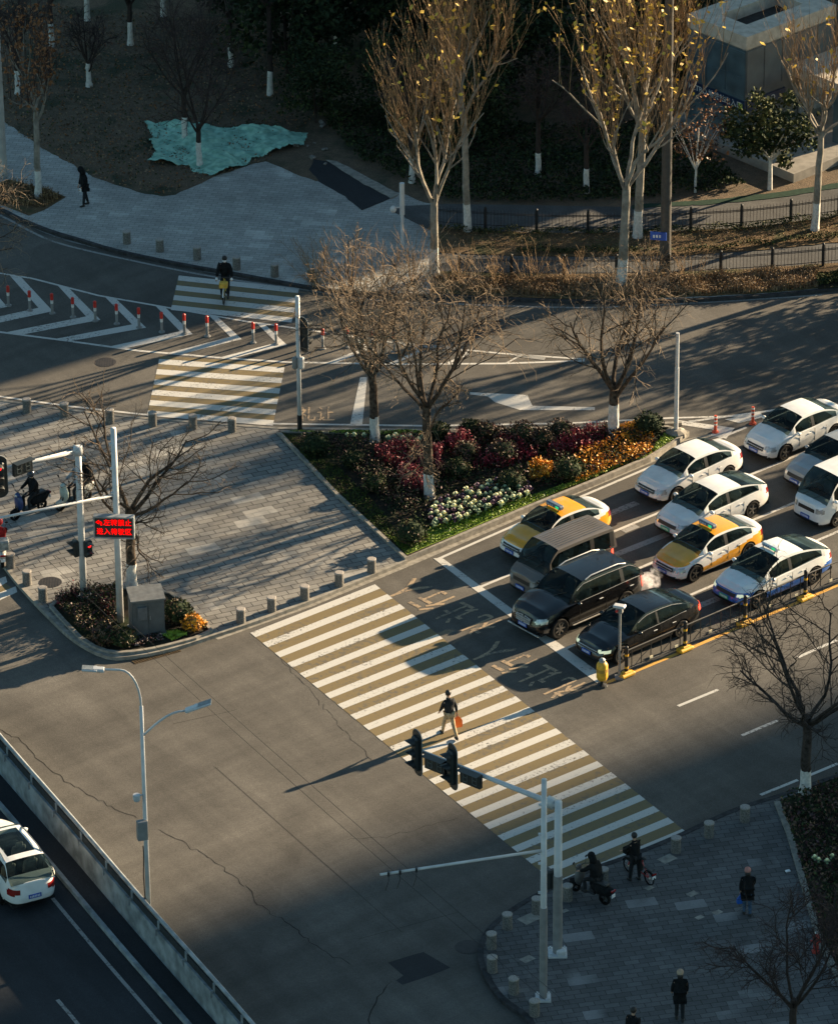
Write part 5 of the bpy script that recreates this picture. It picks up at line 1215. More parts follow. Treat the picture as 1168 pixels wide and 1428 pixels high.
# signal pole at the bed tip, slim poles
b = at(418, 600, .12); root = thing('signal_pole', 'pale pole with a black foot at the left tip of the flower bed', 'traffic light', b)
H5 = height_at(418, 600, 413, .12); pole(root, H5, .085, .085, flange=False)
g = MB(); g.cyl((0, 0, 0), (0, 0, height_at(418, 600, 578, .12)), .095, 12); g.build('pole_foot', M_iron, root)
zz = height_at(418, 600, 467, .12); signal(root, (.24, .02, zz), R(40), 3, plate=True, s=.9)
zz = height_at(418, 600, 505, .12)
for dx in (-.14, .12): g = MB(); g.box((dx, -.06, zz), (.2, .22, .5), 0, .06); g.build('camera_box', M_polew if dx > 0 else M_poleg, root)
b = at(942, 606, .12); root = thing('camera_pole', 'slim pale pole on a concrete pad at the right tip of the flower bed', 'camera pole', b)
H6 = height_at(942, 606, 464, .12); g = MB(); g.tube([(0, 0, 0), (0, 0, H6*.66)], .085, 10); g.tube([(0, 0, H6*.66), (0, 0, H6)], .07, 10); g.build('pole', M_polew, root, smooth=True)
g = MB(); g.lathe([(.42, -.02), (.40, .14), (.2, .24), (.0, .25)], 9, capb=False); g.build('concrete_pad', M_kerb, root)
b = at(561, 342, .12); root = thing('camera_pole', 'short white post with a camera standing at the pavement edge behind the island trees', 'camera pole', b)
H7 = height_at(561, 342, 255, .12); g = MB(); g.tube([(0, 0, 0), (0, 0, H7*.5)], .07, 10); g.tube([(0, 0, H7*.5), (0, 0, H7)], .105, 10); g.build('pole', M_polew, root, smooth=True)
g = MB(); g.cyl((0, 0, H7*.62), (-.35, -.1, H7*.62), .03, 6); g.ball((-.36, -.1, H7*.6), (.28, .28, .3), 10, 7); g.build('dome_camera', M_polew, root, smooth=True)
b = at(5, 246, .13); root = thing('lamp_post', 'pale concrete lamp post rising at the left edge by the tree pit', 'lamp post', b)
g = MB(); g.tube([(0, 0, 0), (0, 0, 9)], [.17, .12], 12); g.build('pole', mat('concrete_pole', (.42, .40, .37), .8, var=.1, scale=2), root, smooth=True)
g = MB(); g.tube([(0, 0, 8.8), (.5, -.3, 9.3), (1.6, -1, 9.6)], .05, 6); g.box((2.0, -1.2, 9.65), (.7, .3, .12), -.55, .03); g.build('lamp_head', M_polew, root)
b = at(927, 374, .17); root = thing('lamp_post', 'tall dark lamp post with a small blue sign among the upright trees', 'lamp post', b)
g = MB(); g.tube([(0, 0, 0), (0, 0, 1.2), (0, 0, 17.4)], [.24, .22, .14], 14); g.build('pole', mat('dark_pole_paint', (.065, .06, .055), .55, var=.1), root, smooth=True)
g = MB(); g.tube([(0, 0, 17.2), (0, -.6, 17.6), (0, -2.2, 17.8)], .06, 6); g.box((0, -2.6, 17.8), (.36, .9, .14), 0, .03); g.build('lamp_head', M_polew, root)
zz = height_at(927, 374, 326, .17); g = MB(); g.box((-.30, -.2, zz), (.66, .05, .34), -.2); so = g.build('blue_sign', mat('sign_blue', (.03, .10, .45), .5), root)
g = MB()
for k in range(4): g.box((-.48+k*.12, -.225+.02*(3-k)*.3-.012, zz), (.07, .02, .12), -.2)
g.build('sign_mark', M_wh, so)
# fences by the paths
def iron_fence(label, line, h, z, spacing=2.1, seed=0):
    P = smooth_line(line, z, 4); root = thing('iron_fence', label, 'fence', (0, 0, 0), 0, 'black iron picket fences by the park')
    cum = [0]
    for a, b_ in zip(P, P[1:]): cum.append(cum[-1]+(b_-a).length)
    def pt(s):
        k = max(i for i, t in enumerate(cum) if t <= s+1e-6); k = min(k, len(P)-2); return P[k].lerp(P[k+1], (s-cum[k])/(cum[k+1]-cum[k]))
    s = 0
    while s < cum[-1]: p = pt(s); g = MB(); g.box((p.x, p.y, z+h*.55), (.10, .10, h*1.1), 0); g.ball((p.x, p.y, z+h*1.13), (.12, .12, .1), 6, 4); g.build('post', M_iron, root); s += spacing
    for zz in (.18, .5*h+.25, h-.12): g = MB(); g.tube([(p.x, p.y, z+zz) for p in P], .018, 4); g.build('rail', M_iron, root)
    g = MB(); s = .08
    while s < cum[-1]: p = pt(s); g.tube([(p.x, p.y, z+.05), (p.x, p.y, z+h-.04), (p.x, p.y, z+h+.04)], [.011, .011, .003], 4, cap=False); s += .14
    g.build('picket', M_iron, root)
iron_fence('black picket fence along the upper path, in front of the metro entrance', [(606, 314), (700, 320), (800, 323), (920, 321), (1050, 314), (1168, 299), (1260, 287)], .85, .17)
iron_fence('black picket fence along the lower path, behind the dry grass strip', [(640, 384), (760, 386), (900, 385), (1050, 378), (1168, 368), (1260, 356)], .85, .18)
# median fence with yellow-banded posts
root = thing('median_fence', 'dark metal median fence with yellow-footed posts beside the black saloon', 'fence', (0, 0, 0))
M_yel = mat('safety_yellow', (.75, .40, .03), .5); fp = [(873, 943), (954.5, 907.5), (1038, 871.5), (1122, 836), (1206, 800.5), (1290, 765)]
FP = W2(fp, 0); fd = (FP[-1]-FP[0]).normalized(); fa = math.atan2(fd.y, fd.x)
for k, p in enumerate(FP):
    g = MB(); g.cyl((p.x, p.y, .1), (p.x, p.y, 1.12), .07, 10); g.ball((p.x, p.y, 1.14), (.13, .13, .1), 8, 5); po = g.build('post', M_iron, root, smooth=True)
    g = MB(); g.cyl((p.x, p.y, .80), (p.x, p.y, .88), .074, 10); g.cyl((p.x, p.y, .32), (p.x, p.y, .40), .074, 10); g.build('yellow_band', M_yel, po)
    g = MB(); g.box((p.x, p.y, .08), (.62, .32, .16), fa, .05); g.box((p.x, p.y, .18), (.3, .2, .08), fa, .03); g.build('yellow_foot', M_yel, po)
for a, b_ in zip(FP, FP[1:]):
    g = MB()
    for zz, rr in ((1.0, .03), (.26, .022)): g.tube([(a.x, a.y, zz), (b_.x, b_.y, zz)], rr, 6)
    for k in (.7, 2, 3.3, 4.7, 6, 7.3):
        p = a.lerp(b_, k/8); g.box((p.x, p.y, .63), (.025, .025, .74), fa)
    for k in (1.0, 4.5):
        pts = []
        for j in range(8): t = (k+2.4*j/7)/8; p = a.lerp(b_, t); pts.append((p.x, p.y, .26+.42*math.sin(j/7*PI/2)))
        g.tube(pts, .014, 4)
    g.build('panel', M_iron, root)
    for k in (.42, .85): p = a.lerp(b_, k); g = MB(); g.box((p.x, p.y-.03, .36), (.14, .03, .09), fa); g.build('reflector', mat('reflector_pale', (.75, .65, .45), .3), root)
# flash camera post and yellow post
b = at(863, 946, 0); root = thing('camera_post', 'thin grey post with a small camera at the end of the median fence', 'camera pole', b)
h_ = height_at(863, 946, 848); g = MB(); g.cyl((0, 0, 0), (0, 0, h_), .045, 8); g.box((0, 0, .04), (.3, .3, .08)); g.build('pole', M_poleg, root, smooth=True)
g = MB(); g.box((-.02, -.05, h_+.10), (.42, .26, .10), -.35, .03); g.build('camera_hood', M_polew, root)
g = MB(); g.box((-.02, -.05, h_-.06), (.24, .18, .2), -.35, .03); hh = g.build('camera_body', M_poleg, root); g = MB(); g.cyl((-.1, -.16, h_-.03), (-.13, -.2, h_-.03), .05, 8); g.build('red_lens', mat('red_lens', (.5, .02, .02), .3), hh)
b = at(839, 957, 0); root = thing('warning_bollard', 'stubby yellow warning post with a steel cap at the end of the stop line', 'bollard', b)
g = MB(); g.lathe([(.05, .02), (.05, .25), (.17, .28), (.2, .36), (.2, .86), (.14, .95), (.10, .97), (.10, 1.04), (.05, 1.09), (0, 1.1)], 12); g.build('drum', M_yel, root, smooth=True)
g = MB(); g.lathe([(.2, 0), (.18, .06), (.06, .1), (.06, .28)], 12); g.build('foot', M_iron, root); g = MB(); g.lathe([(.205, .6), (.205, .72)], 12, capb=False); g.build('grey_band', mat('ochre_band', (.45, .25, .04), .5), root); g = MB(); g.lathe([(.11, .96), (.11, 1.05), (.05, 1.11), (0, 1.115)], 10); g.build('cap', M_steel, root)
# stone bollards
def bollard_proto():
    g = MB(); g.smooth = True; g.lathe([(.17, -.02), (.165, .02), (.16, .50)], 16, capb=False); g.smooth = False; o = g
    return o
BL_ = [((336, 868), 'stone bollard on the lower plaza kerb, first to the right of the corner bed'), ((379, 852), 'stone bollard on the lower plaza kerb, second to the right of the corner bed'), ((425, 836), 'stone bollard on the lower plaza kerb, midway between corner bed and flower bed'), ((473, 817), 'stone bollard on the lower plaza kerb, second to the left of the flower bed tip'), ((518, 798), 'stone bollard on the lower plaza kerb nearest the flower bed tip'),
    ((15, 791), 'stone bollard next to the rider in red at the left edge'), ((38, 815), 'stone bollard between the left edge rider and the round manhole cover'), ((60, 838), 'stone bollard nearest the left corner of the shrub bed'),
    ((37.7, 574), 'leftmost stone bollard along the upper plaza kerb'), ((90, 580), 'stone bollard on the upper plaza kerb, second from the left edge'), ((153.4, 589), 'stone bollard on the upper plaza kerb above the screen pole'), ((213, 593), 'stone bollard at the left corner of the striped upper crossing'), ((269, 597), 'stone bollard centred below the striped upper crossing'), ((323.6, 601), 'stone bollard on the upper plaza kerb nearest the flower bed'),
    ((177, 339), 'leftmost shaded bollard on the far pavement'), ((223, 350), 'second shaded bollard from the left on the far pavement'), ((275, 361), 'third shaded bollard from the left on the far pavement'), ((330, 375), 'shaded bollard right behind the yellow-basket cyclist'), ((383, 385), 'shaded bollard to the right of the yellow-basket cyclist'), ((434, 391), 'shaded bollard half hidden by bare tan twigs at the pavement tip'),
    ((1038, 1145), 'shaded bollard nearest the dark bed corner on the right'), ((988, 1167), 'shaded bollard second from the dark bed corner'), ((942, 1188), 'shaded bollard at the lower right end of the large crossing'), ((841, 1232), 'shaded bollard between the two riders at the large crossing'), ((791, 1255), 'shaded bollard just left of the hunched scooter rider'), ((748, 1273), 'shaded bollard left of the slim camera pole'),
    ((707, 1295), 'shaded bollard at the top left bend of the curved kerb'), ((685, 1322), 'shaded bollard at the leftmost bend of the curved kerb, upper of two'), ((686, 1355), 'shaded bollard at the leftmost bend of the curved kerb, lower of two'), ((716, 1385), 'shaded bollard on the curved kerb left of the camera pole foot'), ((745, 1416), 'shaded bollard on the curved kerb nearest the bottom edge')]
proto = None
for (x, y), lab in BL_:
    if proto is None:
        proto = thing('stone_bollard', lab, 'bollard', at(x, y, .12), 0, 'stone bollards along the kerbs'); bollard_proto().build('shaft', M_bollard, proto)
        g = MB(); g.lathe([(.16, .5), (.172, .515), (.172, .545), (.15, .56), (0, .562)], 16, capb=False); g.build('cap', M_bolltop, proto)
    else: copy_thing(proto, at(x, y, .12), rnd.uniform(0, 6), lab)
# flexible marker posts in the hatched wedge
ordn = ['first', 'second', 'third', 'fourth', 'fifth', 'sixth', 'seventh', 'eighth', 'ninth', 'tenth', 'eleventh', 'twelfth', 'thirteenth', 'fourteenth', 'fifteenth', 'sixteenth', 'seventeenth']
proto = None
for k, (x, y) in enumerate([(12, 426), (41.8, 433), (73, 437), (102, 442.5), (133, 447.6), (163, 451.7), (194, 456.8), (225.7, 463), (257.2, 465.8), (289, 468.8), (353, 477.7), (385, 480), (419, 488), (450, 486), (484, 484), (517, 489), (549, 491)]):
    lab = 'red-topped marker post in the hatched wedge, '+ordn[k]+' from the left edge'
    if proto is None:
        proto = thing('marker_post', lab, 'marker post', at(x, y, 0), 0, 'red-topped marker posts in the hatched wedge')
        g = MB(); g.lathe([(.13, .0), (.12, .04), (.055, .06), (.055, .45)], 10); g.build('tube', M_poleg, proto, smooth=True)
        g = MB(); g.cyl((0, 0, .45), (0, 0, .60), .058, 10); g.build('white_band', mat('marker_white', (.7, .68, .65), .5), proto); g = MB(); g.cyl((0, 0, .60), (0, 0, .86), .066, 10); g.ball((0, 0, .86), (.13, .13, .06), 8, 4); g.build('red_top', mat('marker_red', (.55, .03, .02), .45), proto)
    else: copy_thing(proto, at(x, y, 0), 0, lab)
proto = None
for x, y, lab in ((997, 603, 'red and white striped post on the painted nose right of the flower bed'), (1049, 591, 'red and white striped post beside the rearmost white saloon in the bed-side lane')):
    if proto is None:
        proto = thing('marker_post', lab, 'marker post', at(x, y, 0), 0, 'striped red and white posts'); g = MB(); g.lathe([(.14, 0), (.13, .05), (.06, .08), (.055, .72)], 10); g.build('tube', mat('orange_red', (.6, .08, .03), .5), proto, smooth=True)
        for z in (.32, .47, .62): g = MB(); g.cyl((0, 0, z), (0, 0, z+.06), .062, 10); g.build('white_band', mat('marker_white', (.7, .68, .65), .5), proto)
    else: copy_thing(proto, at(x, y, 0), 0, lab)
b = at(1137, 1328, .12); root = thing('fire_hydrant', 'small red hydrant beside the dark bed on the right edge', 'hydrant', b)
g = MB(); g.lathe([(.14, 0), (.14, .05), (.09, .07), (.09, .5), (.12, .52), (.12, .56), (.07, .66), (0, .68)], 12); g.build('barrel', mat('hydrant_red', (.35, .03, .02), .5), root, smooth=True)
g = MB(); g.cyl((-.18, 0, .4), (.18, 0, .4), .05, 8); g.build('outlet', mat('hydrant_red', 0), root); g = MB(); g.ball((0, 0, .72), (.1, .1, .1), 8, 5); g.build('cap', M_wh, root)
# overhead wires
def wire(pa, pb, za, zb_, sag, lab):
    A, B = at(*pa, za), at(*pb, zb_); pts = []
    for k in range(25): t = k/24; p = A.lerp(B, t); p.z -= sag*4*t*(1-t); pts.append(p)
    g = MB(); g.tube(pts, .0065, 4); tag(g.build('overhead_wire', mat('wire_dark', (.03, .03, .03), .7)), lab, 'wire')
wire((60, 775), (760, 1395), 5.2, 5.2, .25, 'thin dark overhead wire over the junction, the lower left of the pair')
wire((78, 775), (790, 1400), 5.2, 5.2, .2, 'thin dark overhead wire over the junction, the upper right of the pair')
# metro entrance building
root = thing('metro_entrance', 'flat-roofed metro entrance clad in dark panels with a blue sign band', 'building', (0, 0, 0))
ZR = 5.3; Ac, Bc, Cc = at(959.5, 19, ZR), at(1040.6, 51, ZR), at(1160, 4, ZR)
u1 = (Ac-Bc); L1_ = u1.length; u1.normalize(); u2 = Vector((u1.y, -u1.x, 0)); L2_ = (Cc-Bc).length
if u2.dot(Cc-Bc) < 0: u2 = -u2
Cc = Bc+u2*L2_; Dc = Ac+u2*L2_
M_panel = mat('slate_panel', (.075, .115, .135), .4, var=.15, scale=1.5); M_panel2 = mat('taupe_panel', (.10, .112, .115), .5, var=.1, scale=1.5); M_cap = mat('parapet_stone', (.50, .44, .36), .75, var=.1, scale=3)
g = MB(); g.prism([(p.x, p.y) for p in (Ac, Bc, Cc, Dc)], .15, ZR-.62)
for fi, f in enumerate(g.f):
    c = sum((Vector(g.v[i]) for i in f), Vector())/len(f)
    if (c-Bc).dot(u1) < .1 and len(f) == 4 and c.z < ZR-1: g.mi[fi] = 1
g.build('wall', [M_panel, M_panel2], root)
def ringbox(name, m, ins, wd, z0, z1, dark=None):
    for a, b_, nn in ((Ac, Bc, u2), (Bc, Cc, u1), (Cc, Dc, -u2), (Dc, Ac, -u1)):
        d = (b_-a).normalized(); g = MB(); A_, B_ = a+nn*ins+d*ins, b_+nn*ins-d*ins
        q = [A_, B_, B_+nn*wd-d*wd, A_+nn*wd+d*wd]; g.prism([(p.x, p.y) for p in q], z0, z1, True); g.build(name, m, root)
ringbox('parapet', M_cap, -.04, 1.0, ZR-.55, ZR); ringbox('cornice', M_cap, .0, .2, ZR-.66, ZR-.555)
g = MB(); g.prism([(p.x, p.y) for p in (Ac+u2*.9-u1*.9, Bc+u2*.9+u1*.9, Cc-u2*.9+u1*.9, Dc-u2*.9-u1*.9)], ZR-.6, ZR-.52); g.build('roof', mat('roof_felt', (.05, .045, .04), .9), root)
for k in range(3):
    for j, (za, zb_) in enumerate(((3.45, 4.55), (2.55, 3.4), (.9, 1.7))):
        p = Bc+u1*(L1_*(k+.5)/3); g = MB(); p.z = (za+zb_)/2; g.box(p-u2*.012, (L1_/3-.06, .03, zb_-za), math.atan2(u1.y, u1.x), .008); g.build('cladding_panel', M_panel, root)
for k in range(5):
    p = Bc+u2*(L2_*(k+.5)/5); p.z = 3.65; g = MB(); g.box(p-u1*.012, (L2_/5-.08, .03, 1.9), math.atan2(u2.y, u2.x), .008); g.build('cladding_panel', M_panel2, root)
M_band = mat('navy_sign_band', (.012, .03, .075), .4); M_let = mat('pale_lettering', (.6, .62, .6), .5)
zs_ = 2.12
g = MB(); p = Bc+u1*(L1_/2); p.z = zs_; g.box(p-u2*.04, (L1_+.02, .05, .5), math.atan2(u1.y, u1.x)); bo = g.build('sign_band', M_band, root)
g = MB(); tdir = -u1
for s_, t_ in ((L1_*.80, 'METRO'), (L1_*.47, '地铁站'), (L1_*.18, '出入口')): q = Bc+u1*s_-u2*.068; q.z = zs_; put_text(g, t_, .34, q, tdir, (0, 0, 1))
g.build('band_lettering', M_let, bo)
g = MB(); q = Bc+u1*.2-u2*.075; q.z = zs_; g.box(q, (.22, .01, .24), math.atan2(u1.y, u1.x)); g.build('exit_mark', mat('lime_mark', (.45, .55, .1), .5), bo)
g = MB(); p = Bc+u2*(1.2); p.z = zs_; g.box(p-u1*.04, (2.3, .05, .5), math.atan2(u2.y, u2.x)); bo = g.build('sign_band', M_band, root)
g = MB(); q = Bc+u2*1.15-u1*.068; q.z = zs_; put_text(g, 'METRO', .36, q, u2, (0, 0, 1)); g.build('band_lettering', M_let, bo)
# porch, platform and steps to the right
pc = Bc+u2*2.6-u1*.0
Pq = [pc, pc+u2*6.5, pc+u2*6.5-u1*3.0, pc-u1*3.0]
g = MB(); g.prism([(p.x, p.y) for p in Pq], 2.85, 3.3, True); g.build('porch_roof', M_cap, root)
for s_ in (.3, 3.2, 6.1):
    q = pc+u2*s_-u1*2.75; g = MB(); g.box((q.x, q.y, 1.7), (.4, .4, 2.3), math.atan2(u2.y, u2.x)); g.build('porch_pillar', M_panel, root)
g = MB(); q = pc+u2*1.6-u1*.06; g.box((q.x, q.y, 1.8), (2.0, .06, 1.9), math.atan2(u2.y, u2.x)); g.build('door', mat('pale_door_glass', (.25, .28, .3), .2), root)  # one even pale glass colour
g = MB(); base = [Ac+u1*.5-u2*.9, Bc-u1*3.8-u2*.9, Bc-u1*3.8+u2*12, Ac+u2*12]; g.prism([(p.x, p.y) for p in base], .1, .55); g.build('platform', mat('platform_stone', (.26, .24, .21), .8, var=.1, scale=3), root)
for k in range(3): q = [Bc-u1*(3.8+.35*k)+u2*2, Bc-u1*(3.8+.35*k)+u2*9, Bc-u1*(4.15+.35*k)+u2*9, Bc-u1*(4.15+.35*k)+u2*2]; g = MB(); g.prism([(p.x, p.y) for p in q], .1, .55-.12*(k+1)); g.build('step', mat('platform_stone', 0), root)
# ================================================================ PEOPLE AND TWO-WHEELERS
M_skin = mat('skin', (.42, .25, .17), .6, var=.05); M_hair = mat('black_hair', (.012, .010, .009), .6); M_jet = mat('black_cloth', (.010, .011, .012), .9, var=.2, scale=8, bump=.3)
M_char = mat('charcoal_cloth', (.022, .024, .027), .9, var=.2, scale=8, bump=.3); M_khaki = mat('khaki_cloth', (.42, .31, .19), .85, var=.15, scale=8); M_jean = mat('blue_jeans', (.06, .10, .16), .85, var=.2, scale=8)
M_shoe = mat('dark_shoe', (.015, .014, .013), .6)
def skinned(name, V, E, rad, mats, parent, sub=1, root=0):
    me = bpy.data.meshes.new(name); me.from_pydata([tuple(v) for v in V], E, []); o = bpy.data.objects.new(name, me); C.objects.link(o)
    md = o.modifiers.new('s', 'SKIN'); md.use_smooth_shade = True
    for i, r_ in enumerate(rad):
        rr = r_ if isinstance(r_, tuple) else (r_, r_); me.skin_vertices[0].data[i].radius = rr
    me.skin_vertices[0].data[root].use_root = True
    if sub: sm_ = o.modifiers.new('u', 'SUBSURF'); sm_.levels = sub; sm_.render_levels = sub
    dg = bpy.context.evaluated_depsgraph_get(); dg.update(); m2 = bpy.data.meshes.new_from_object(o.evaluated_get(dg)); m2.name = name
    o.modifiers.clear(); o.data = m2; bpy.data.meshes.remove(me)
    m2.materials.clear(); m2.materials.append(mats)
    for p in m2.polygons: p.use_smooth = True; p.material_index = 0
    o.parent = parent; return o
def pitched(v, a):  # rotate forward (+x) by a about y
    return Vector((v.x*math.cos(a)+v.z*math.sin(a), v.y, -v.x*math.sin(a)+v.z*math.cos(a)))
def person(label, loc, heading, S=1.0, lean=.05, legs=((.1, .05), (-.1, .05)), arms=((.1, .12, .2), (-.1, .12, .2)), pel=None, jacket=M_jet, trousers=M_char, shoe=M_shoe, top='hair', topm=None, mask=False, coat=0.0, headp=.1, bulk=1.0, gloves=None, hipout=.0, group=None):
    root = thing('person', label, 'person', loc, heading, group)
    D = lambda L, a, out=0: pitched(Vector((0, 0, -1)), -a)*L*S if not out else (lambda d: Vector((d.x, d.y+out, d.z)).normalized()*L*S)(pitched(Vector((0, 0, -1)), -a))
    th, sh = .43, .42
    if pel is None:
        zz = max(th*math.cos(a)+sh*math.cos(a-k) for a, k in legs); pel = Vector((0, 0, (zz+.075)*S))
    else: pel = Vector(pel)
    up = pitched(Vector((0, 0, 1)), lean); fwd = pitched(Vector((1, 0, 0)), lean)
    waist = pel+up*.14*S; chest = pel+up*.36*S; neck = pel+up*.52*S; hd = pitched(Vector((0, 0, 1)), lean*.4+headp); n2 = neck+hd*.09*S; h1 = n2+hd*.07*S+Vector((.015, 0, 0)); h2 = h1+hd*.09*S; h3 = h2+hd*.055*S
    V = [pel, waist, chest, neck, n2, h1, h2, h3]; E = [(0, 1), (1, 2), (2, 3), (3, 4), (4, 5), (5, 6), (6, 7)]; Rr = [(.13*S, .12*S), (.12*S, .11*S), (.15*S, .115*S), .058*S, .05*S, .085*S, .088*S, .05*S]
    jac_arm = []; leg_pts = []; feet = []; hands = []
    for s_, (a, k) in zip((1, -1), legs):
        hip = pel+Vector((0, s_*.085*S, -.02*S)); kn = hip+D(th, a, s_*hipout); an = kn+D(sh, a-k, 0); ft = an+Vector((.10*S, 0, -.045*S))
        i0 = len(V); V += [hip, kn, an, ft]; E += [(0, i0), (i0, i0+1), (i0+1, i0+2), (i0+2, i0+3)]; Rr += [.085*S, .055*S, .038*S, .03*S]; leg_pts.append((hip, kn, an)); feet.append(an)
    for s_, (a, out, el) in zip((1, -1), arms):
        so = chest+up*.11*S+Vector((0, s_*.17*S, 0)); eb = so+D(.28, a, s_*out*1.0 if out else .0001); wr = eb+D(.25, a+el, s_*out*.25+.0001)
        hdn = (wr-eb).normalized(); pm = wr+hdn*.055*S; i0 = len(V); V += [so, eb, wr, pm]; E += [(2, i0), (i0, i0+1), (i0+1, i0+2), (i0+2, i0+3)]; Rr += [.052*S, .040*S, .026*S, (.040*S, .02*S)]; jac_arm.append((so, eb, wr)); hands.append(pm)
        lat = Vector((0, 1, 0)); lat = (lat-hdn*lat.dot(hdn)).normalized(); cu = hdn.cross(lat)*s_
        for f in range(4):
            ang = (f-1.5)*.018*S; L_ = (.075, .085, .08, .06)[f]*S; b0 = pm+lat*ang+hdn*.03*S; b1 = b0+hdn*L_*.55; b2 = b1+(hdn*.5+cu*.8).normalized()*L_*.5; j = len(V); V += [b0, b1, b2]; E += [(i0+3, j), (j, j+1), (j+1, j+2)]; Rr += [.010*S, .009*S, .007*S]
        j = len(V); b0 = pm+lat*-s_*.0+Vector((.03*S, 0, 0)); V += [b0, b0+hdn*.035*S+Vector((.02*S, 0, 0))]; E += [(i0+3, j), (j, j+1)]; Rr += [.011*S, .008*S]
    body = skinned('body', V, E, Rr, M_skin, root)
    if gloves:
        for h in hands: g = MB(); g.ball(h, (.12*S, .10*S, .13*S), 8, 6); g.build('glove', gloves, root, smooth=True)
    b_ = bulk
    # face
    fc = h1+hd*.035*S; ff = pitched(Vector((1, 0, 0)), lean*.4+headp)
    g = MB(); g.ball(fc+ff*.095*S-hd*.01*S, (.03*S, .03*S, .045*S), 6, 4); g.build('nose', M_skin, root, smooth=True)
    for s_ in (1, -1): g = MB(); g.ball(fc+ff*.08*S+Vector((0, s_*.032*S, .015*S)), (.02*S, .02*S, .016*S), 6, 4); g.build('eye', M_hair, root)
    for s_ in (1, -1): g = MB(); g.ball(fc+Vector((0, s_*.088*S, 0)), (.04*S, .02*S, .06*S), 6, 4); g.build('ear', M_skin, root)
    if mask: g = MB(); g.ball(fc+ff*.055*S-hd*.03*S, (.10*S, .15*S, .11*S), 10, 6); g.build('face_mask', M_wh, root, smooth=True)
    else: g = MB(); g.box(fc+ff*.088*S-hd*.05*S, (.012*S, .045*S, .012*S)); g.build('mouth', mat('lips', (.3, .1, .09), .5), root)
    # jacket and trousers follow the body
    TV = [pel-up*(.05+coat*.0)*S, waist, chest, neck-up*.02*S, n2]; TE = [(0, 1), (1, 2), (2, 3), (3, 4)]; TR = [(.165*S*b_, .15*S*b_), (.16*S*b_, .145*S*b_), (.175*S*b_, .14*S*b_), (.11*S, .10*S), .085*S]
    for so, eb, wr in jac_arm:
        i0 = len(TV); TV += [so, eb, wr+(eb-wr)*.1]; TE += [(2, i0), (i0, i0+1), (i0+1, i0+2)]; TR += [.075*S*b_, .062*S*b_, .045*S*b_]
    if coat:
        k = len(TV); cd = Vector((0, 0, -1))*coat*S + (pel-waist)*.0; q = (leg_pts[0][1]+leg_pts[1][1])/2; cd = (q-pel).normalized()*coat*S
        TV += [pel+cd*.55, pel+cd]; TE += [(0, k), (k, k+1)]; TR += [(.17*S*b_, .16*S*b_), (.175*S*b_, .15*S*b_)]
    skinned('jacket', TV, TE, TR, jacket, root)
    PV = [pel]; PE = []; PR = [(.14*S, .13*S)]
    for hip, kn, an in leg_pts: i0 = len(PV); PV += [hip, kn, an+(kn-an)*.06]; PE += [(0, i0), (i0, i0+1), (i0+1, i0+2)]; PR += [.098*S, .072*S, .058*S]
    skinned('trousers', PV, PE, PR, trousers, root)
    for an in feet: g = MB(); g.smooth = True; g.ball(an+Vector((.055*S, 0, -.035*S)), (.27*S, .10*S, .09*S), 10, 6); g.ball(an+Vector((-.0*S, 0, -.0)), (.11*S, .10*S, .13*S), 8, 6); g.build('shoe', shoe, root)
    tm = topm or M_hair; hc = (h1+h2)/2+hd*.03*S
    g = MB(); g.smooth = True
    if top == 'hair': g.ball(hc-ff*.022*S, (.215*S, .20*S, .215*S), 12, 8); g.build('hair', tm, root)
    elif top == 'hood': g.ball(hc-ff*.03*S, (.27*S, .25*S, .28*S), 12, 8); g.tube([neck, hc-ff*.06*S], [.13*S, .11*S], 10); g.build('hood', tm, root)
    elif top == 'beanie':
        g.ball(hc+hd*.02*S-ff*.01*S, (.235*S, .225*S, .22*S), 12, 8); g.build('beanie', tm, root)
        g = MB(); g.smooth = True; g.ball(hc-ff*.05*S-hd*.10*S, (.17*S, .20*S, .20*S), 10, 6); g.build('hair', M_hair, root)
    elif top == 'helmet':
        g.ball(hc+hd*.01*S, (.30*S, .27*S, .28*S), 14, 9); ho = g.build('helmet', tm, root)
        g = MB(); g.smooth = True; g.ball(hc+ff*.06*S+hd*.02*S, (.20*S, .22*S, .12*S), 10, 6); g.build('visor', mat('visor_dark', (.03, .035, .04), .1), ho)
    return root, hands, neck, body
def hang_bag(label, root, hand, m, w=.26, h=.34):
    p = root.matrix_basis @ hand; q = thing('carrier_bag', label, 'bag', (p.x, p.y, p.z-.04), 0.25)
    g = MB(); V = []
    for z, wx, wy in ((-.06, .02, .03), (-.12, w*.5, .04), (-.22, w*.95, .09), (-.06-h*.85, w, .10), (-.06-h, w*.85, .07)): V += [(wx/2, -wy/2, z), (wx/2, wy/2, z), (-wx/2, wy/2, z), (-wx/2, -wy/2, z)]
    Fc = [(4*i+j, 4*i+(j+1) % 4, 4*i+4+(j+1) % 4, 4*i+4+j) for i in range(4) for j in range(4)]+[(16, 17, 18, 19)]
    g.add(V, Fc); g.build('sack', m, q, smooth=True)
    g = MB(); g.tube([(.0, 0, -.08), (.02, 0, -.02), (0, 0, .02), (-.02, 0, -.02), (0, 0, -.08)], .008, 5); g.build('handle', m, q)
